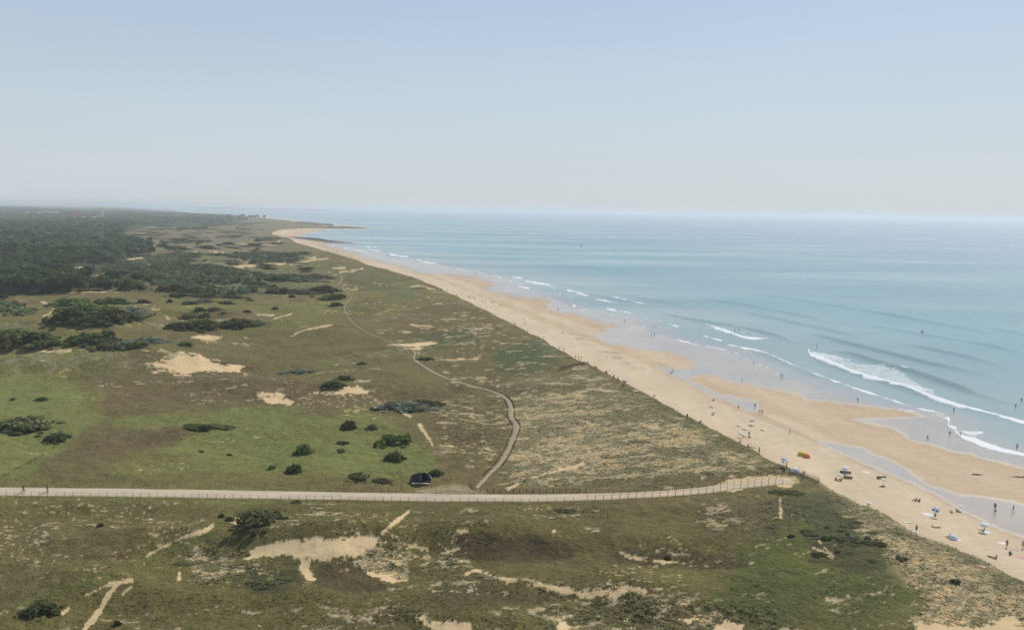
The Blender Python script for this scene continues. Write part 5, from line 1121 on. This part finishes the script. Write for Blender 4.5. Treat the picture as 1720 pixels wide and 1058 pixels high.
def windbreak(px, py, c, label, l=3.0, rz=0.0, c2=None):
    q = G([(px, py)])[0]; R = root('windbreak', q, label, 'windbreak', rz=rz); bm = bmesh.new(); n = 13; rows = []
    for z in (.05, .4, .72): rows.append([bm.verts.new(((i / (n - 1) - .5) * l, .12 * math.sin(i * 1.3) * (.5 + z), z)) for i in range(n)])
    for a, b in zip(rows, rows[1:]):
        for i in range(n - 1): f = bm.faces.new((a[i], a[i + 1], b[i + 1], b[i])); f.material_index = (i // 3) % 2 if c2 else 0
    g_ = bmesh.ops.extrude_face_region(bm, geom=bm.faces[:]); bmesh.ops.translate(bm, verts=[v for v in g_['geom'] if isinstance(v, bmesh.types.BMVert)], vec=(0, .02, 0))
    bm_obj('screen', bm, [CL[c], CL[c2 or c]], R)
    for i in range(4): bm = bmesh.new(); tube(bm, [((i / 3 - .5) * l, -.03, -.25), ((i / 3 - .5) * l, -.03, .85)], .022, 6); bm_obj('pole', bm, POLE, R)
def board(px, py, c, label, rz):
    q = G([(px, py)])[0]; bm = bmesh.new(); top, bot = [], []
    for i in range(24):
        a = i * 2 * math.pi / 24; x = .27 * math.sin(a) * (1 - .25 * math.cos(a)); y = 1.05 * -math.cos(a); z = .06 + .08 * (y / 1.05) ** 4
        top.append(bm.verts.new((x, y, z + .03))); bot.append(bm.verts.new((x * .9, y * .97, z - .03)))
    bm.faces.new(top); bm.faces.new(bot[::-1])
    for i in range(24): bm.faces.new((top[i], bot[i], bot[(i + 1) % 24], top[(i + 1) % 24]))
    R = bm_obj('surfboard', bm, CL[c]); R.location = q; R.rotation_euler = (0, 0, rz); tag(R, label, 'surfboard')
    bm = bmesh.new(); box(bm, (0, .85, .0), (.02, .16, .14), 0, .5); bm_obj('fin', bm, CL['black'], R)
parasol(1263,714,'blue','bright blue parasol alone in the middle of the sand',r=1.25,hgt=1.6); parasol(1244,735,'pale','lilac white parasol beside sunbathers left of the blue one',r=1.0,hgt=1.5); parasol(1262,750,'white','white parasol at the dune crest above the red-clad person',r=.9,hgt=1.6)
parasol(1317,780,'grey','farther of two striped grey-blue parasols at the dune crest','pale',r=1.1,hgt=1.7); parasol(1317,785,'grey','nearer of two striped grey-blue parasols at the dune crest','pale',r=1.1,hgt=1.6); parasol(1419,795,'pale','pale blue parasol with white gores on the middle sand','white',r=1.15,hgt=1.7)
parasol(1411,806,'white','low white parasol over the dark red clad sitter',r=.95,hgt=1.5); parasol(1484,815,'lime','pale green parasol near the runnel',r=1.0,hgt=1.8); parasol(1571,868,'teal','blue and white parasol tilted over a sitter, biggest on the lower beach','white',r=1.1,hgt=2.0,tilt=.5,rz=2.8); parasol(1612,858,'white','small white parasol beside the sitters near the runnel',r=.8,hgt=1.4)
parasol(1652,893,'white','big white parasol near the right edge of the beach',r=1.15,hgt=1.9); parasol(1459,852,'white','tiny white parasol at the dune crest on the lower beach',r=.8,hgt=1.3); parasol(1196,683,'white','small white parasol near the berm edge',r=.95,hgt=1.2); parasol(1199,696,'white','tiny white parasol over the dark sunbather in the middle distance',r=.75,hgt=1.5); parasol(1049,647,'grey','tiny grey parasol by the far dune crest',r=1.1,hgt=1.6)
tent(1346,765,'yellow','yellow beach tent standing left of the red one',2.6,3.4); tent(1354,768,'orange','red-orange beach tent standing right of the yellow one',2.4,3.5); tent(1335,792,'white','white beach shelter with people in its shade near the ramp',2.1,3.0,'black'); tent(1600,905,'pale','pale beach shelter behind the dark-clad sitter on the lower beach',2.0,3.5)
windbreak(1480,804,'brown','brown windbreak screen behind the pale green parasol',2.6,.1); windbreak(1424,804,'brown','brown strip standing in for the shadow of the low white parasol',2.2,-.25); windbreak(1420,795,'grey','grey strip standing in for the shadow of the pale blue parasol',2.8,-.35)  # last two are dark strips put in as parasol shadows
towel(1556,863,'white','white towel spread left of the blue and white parasol',1.3,2.0,1.2); towel(1562,865,'pale','pale towel touching the white one left of the blue and white parasol',.9,1.8,1.3); towel(1535,893,'white','white towel beside the standing person near the crest',.9,1.8,1.4); towel(1454,793,'white','white towel alone above the runnel',1.0,2.2,1.1); towel(1683,912,'white','white towel left of the red swimsuit',1.1,1.9,1.4)
towel(1700,922,'pink','pink towel right of the red swimsuit',1.2,2.2,1.3); towel(1707,934,'coral','coral red towel at the right edge of the beach',1.6,3.0,1.35); towel(1649,951,'coral','small coral towel at the foot of the dune crest',.9,1.9,1.0); towel(1068,656,'white','white towel by the far crest'); towel(1606,906,'white','white towel in front of the pale shelter',.8,1.7,1.0); towel(1655,893,'pale','pale towel under the big white parasol',1.3,2.0,1.2)
board(1525,878,'lime','pale yellow-green surfboard lying on the sand near the dune crest',1.3)
for px, py, w, lab in ((1640,797,5,'dark clump of seaweed left on the outer sand bar'), (1712,801,9,'long dark drift of seaweed on the outer sand bar at the right edge'), (1582,1,0,'')):
    if not w: continue
    q = G([(px, py)])[0]; rng = np.random.default_rng(px); n = 160; c = np.column_stack([rng.normal(0, w * .16, n), rng.normal(0, .22, n), rng.uniform(.01, .10, n)])
    V, F, Cc = leaf_quads(c, np.tile([0, 0, 1.0], (n, 1)), .14, rng, np.array((.035, .028, .018))); o = link('seaweed', np_mesh('seaweed', V, F, [LEAF], Cc, smooth=False)); o.location = q; tag(o, lab, 'seaweed')
def boat(px, py, label, sail=True, sz=1.0):
    q = Pz([(px, py)], 0.0)[0]; R = root('sailing_boat' if sail else 'buoy', (q[0], q[1], -.1), label, 'boat' if sail else 'buoy', rz=.4)
    if sail:
        bm = bmesh.new(); L = 9.0 * sz; rows = []
        for i in range(9):
            t = i / 8; w = 1.5 * sz * math.sin(math.pi * min(1, .18 + t * .82)) ** .7; y = (t - .5) * L; rows.append([bm.verts.new((s_ * w * a, y, z)) for s_, a, z in ((-1, 1, 1.0), (-1, .7, -.2), (1, .7, -.2), (1, 1, 1.0))])
        for a, b in zip(rows, rows[1:]):
            for k in range(4): bm.faces.new((a[k], a[(k + 1) % 4], b[(k + 1) % 4], b[k]))
        bm.faces.new(rows[0]); bm.faces.new(rows[-1][::-1]); bm_obj('hull', bm, CL['navy'], R)
        bm = bmesh.new(); tube(bm, [(0, .8, .8), (0, .8, 11 * sz)], .12, 6); bm_obj('mast', bm, CL['grey'], R)
        bm = bmesh.new(); a = [bm.verts.new(p) for p in ((.0, .7, 1.6), (.0, .7, 10.5 * sz), (.25, -3.6, 1.7))]; bm.faces.new(a); g_ = bmesh.ops.extrude_face_region(bm, geom=bm.faces[:]); bmesh.ops.translate(bm, verts=[v for v in g_['geom'] if isinstance(v, bmesh.types.BMVert)], vec=(.05, 0, 0)); bm_obj('sail', bm, CL['navy'], R)
    else:
        bm = bmesh.new(); tube(bm, [(0, 0, -.3), (0, 0, .1), (0, 0, .8), (0, 0, 1.2), (0, 0, 2.0)], [.3 * sz, .75 * sz, .75 * sz, .25 * sz, .08 * sz], 12); bm_obj('float', bm, CL['orange'], R, True); bm = bmesh.new(); tube(bm, [(0, 0, 1.9), (0, 0, 2.6)], .05, 6); bm_obj('pole', bm, CL['black'], R)
boat(976,413,'tiny dark sailing boat far out on the sea',True,.42); boat(735,388.5,'minute dark sailing boat near the horizon beyond the headland',True,.5); boat(1549,559,'orange buoy floating beyond the breakers',False,.8)

# ------------------------------------------------------------------ the air: one closed box of thin even haze
def haze():
    x0, x1, y0, y1, z0, z1 = -72000, 78000, -3000, 73000, -4.0, 86.0
    V = [(x, y, z) for z in (z0, z1) for y in (y0, y1) for x in (x0, x1)]
    F = [(0, 2, 3, 1), (4, 5, 7, 6), (0, 1, 5, 4), (2, 6, 7, 3), (0, 4, 6, 2), (1, 3, 7, 5)]
    m = bpy.data.materials.new('haze'); m.use_nodes = True; t = m.node_tree; t.nodes.clear()
    o = t.nodes.new('ShaderNodeOutputMaterial'); v = t.nodes.new('ShaderNodeVolumePrincipled')
    v.inputs['Color'].default_value = HAZE_C; v.inputs['Density'].default_value = HAZE_D; v.inputs['Anisotropy'].default_value = HAZE_G
    t.links.new(v.outputs[0], o.inputs['Volume']); m.cycles.homogeneous_volume = True
    me = bpy.data.meshes.new('haze'); me.from_pydata(V, [], F); me.materials.append(m)
    tag(link('haze', me), 'thin summer haze over the coast', kind='stuff')
HAZE_C, HAZE_D, HAZE_G = (.90, .945, .985, 1), 1.15e-4, .25
haze()
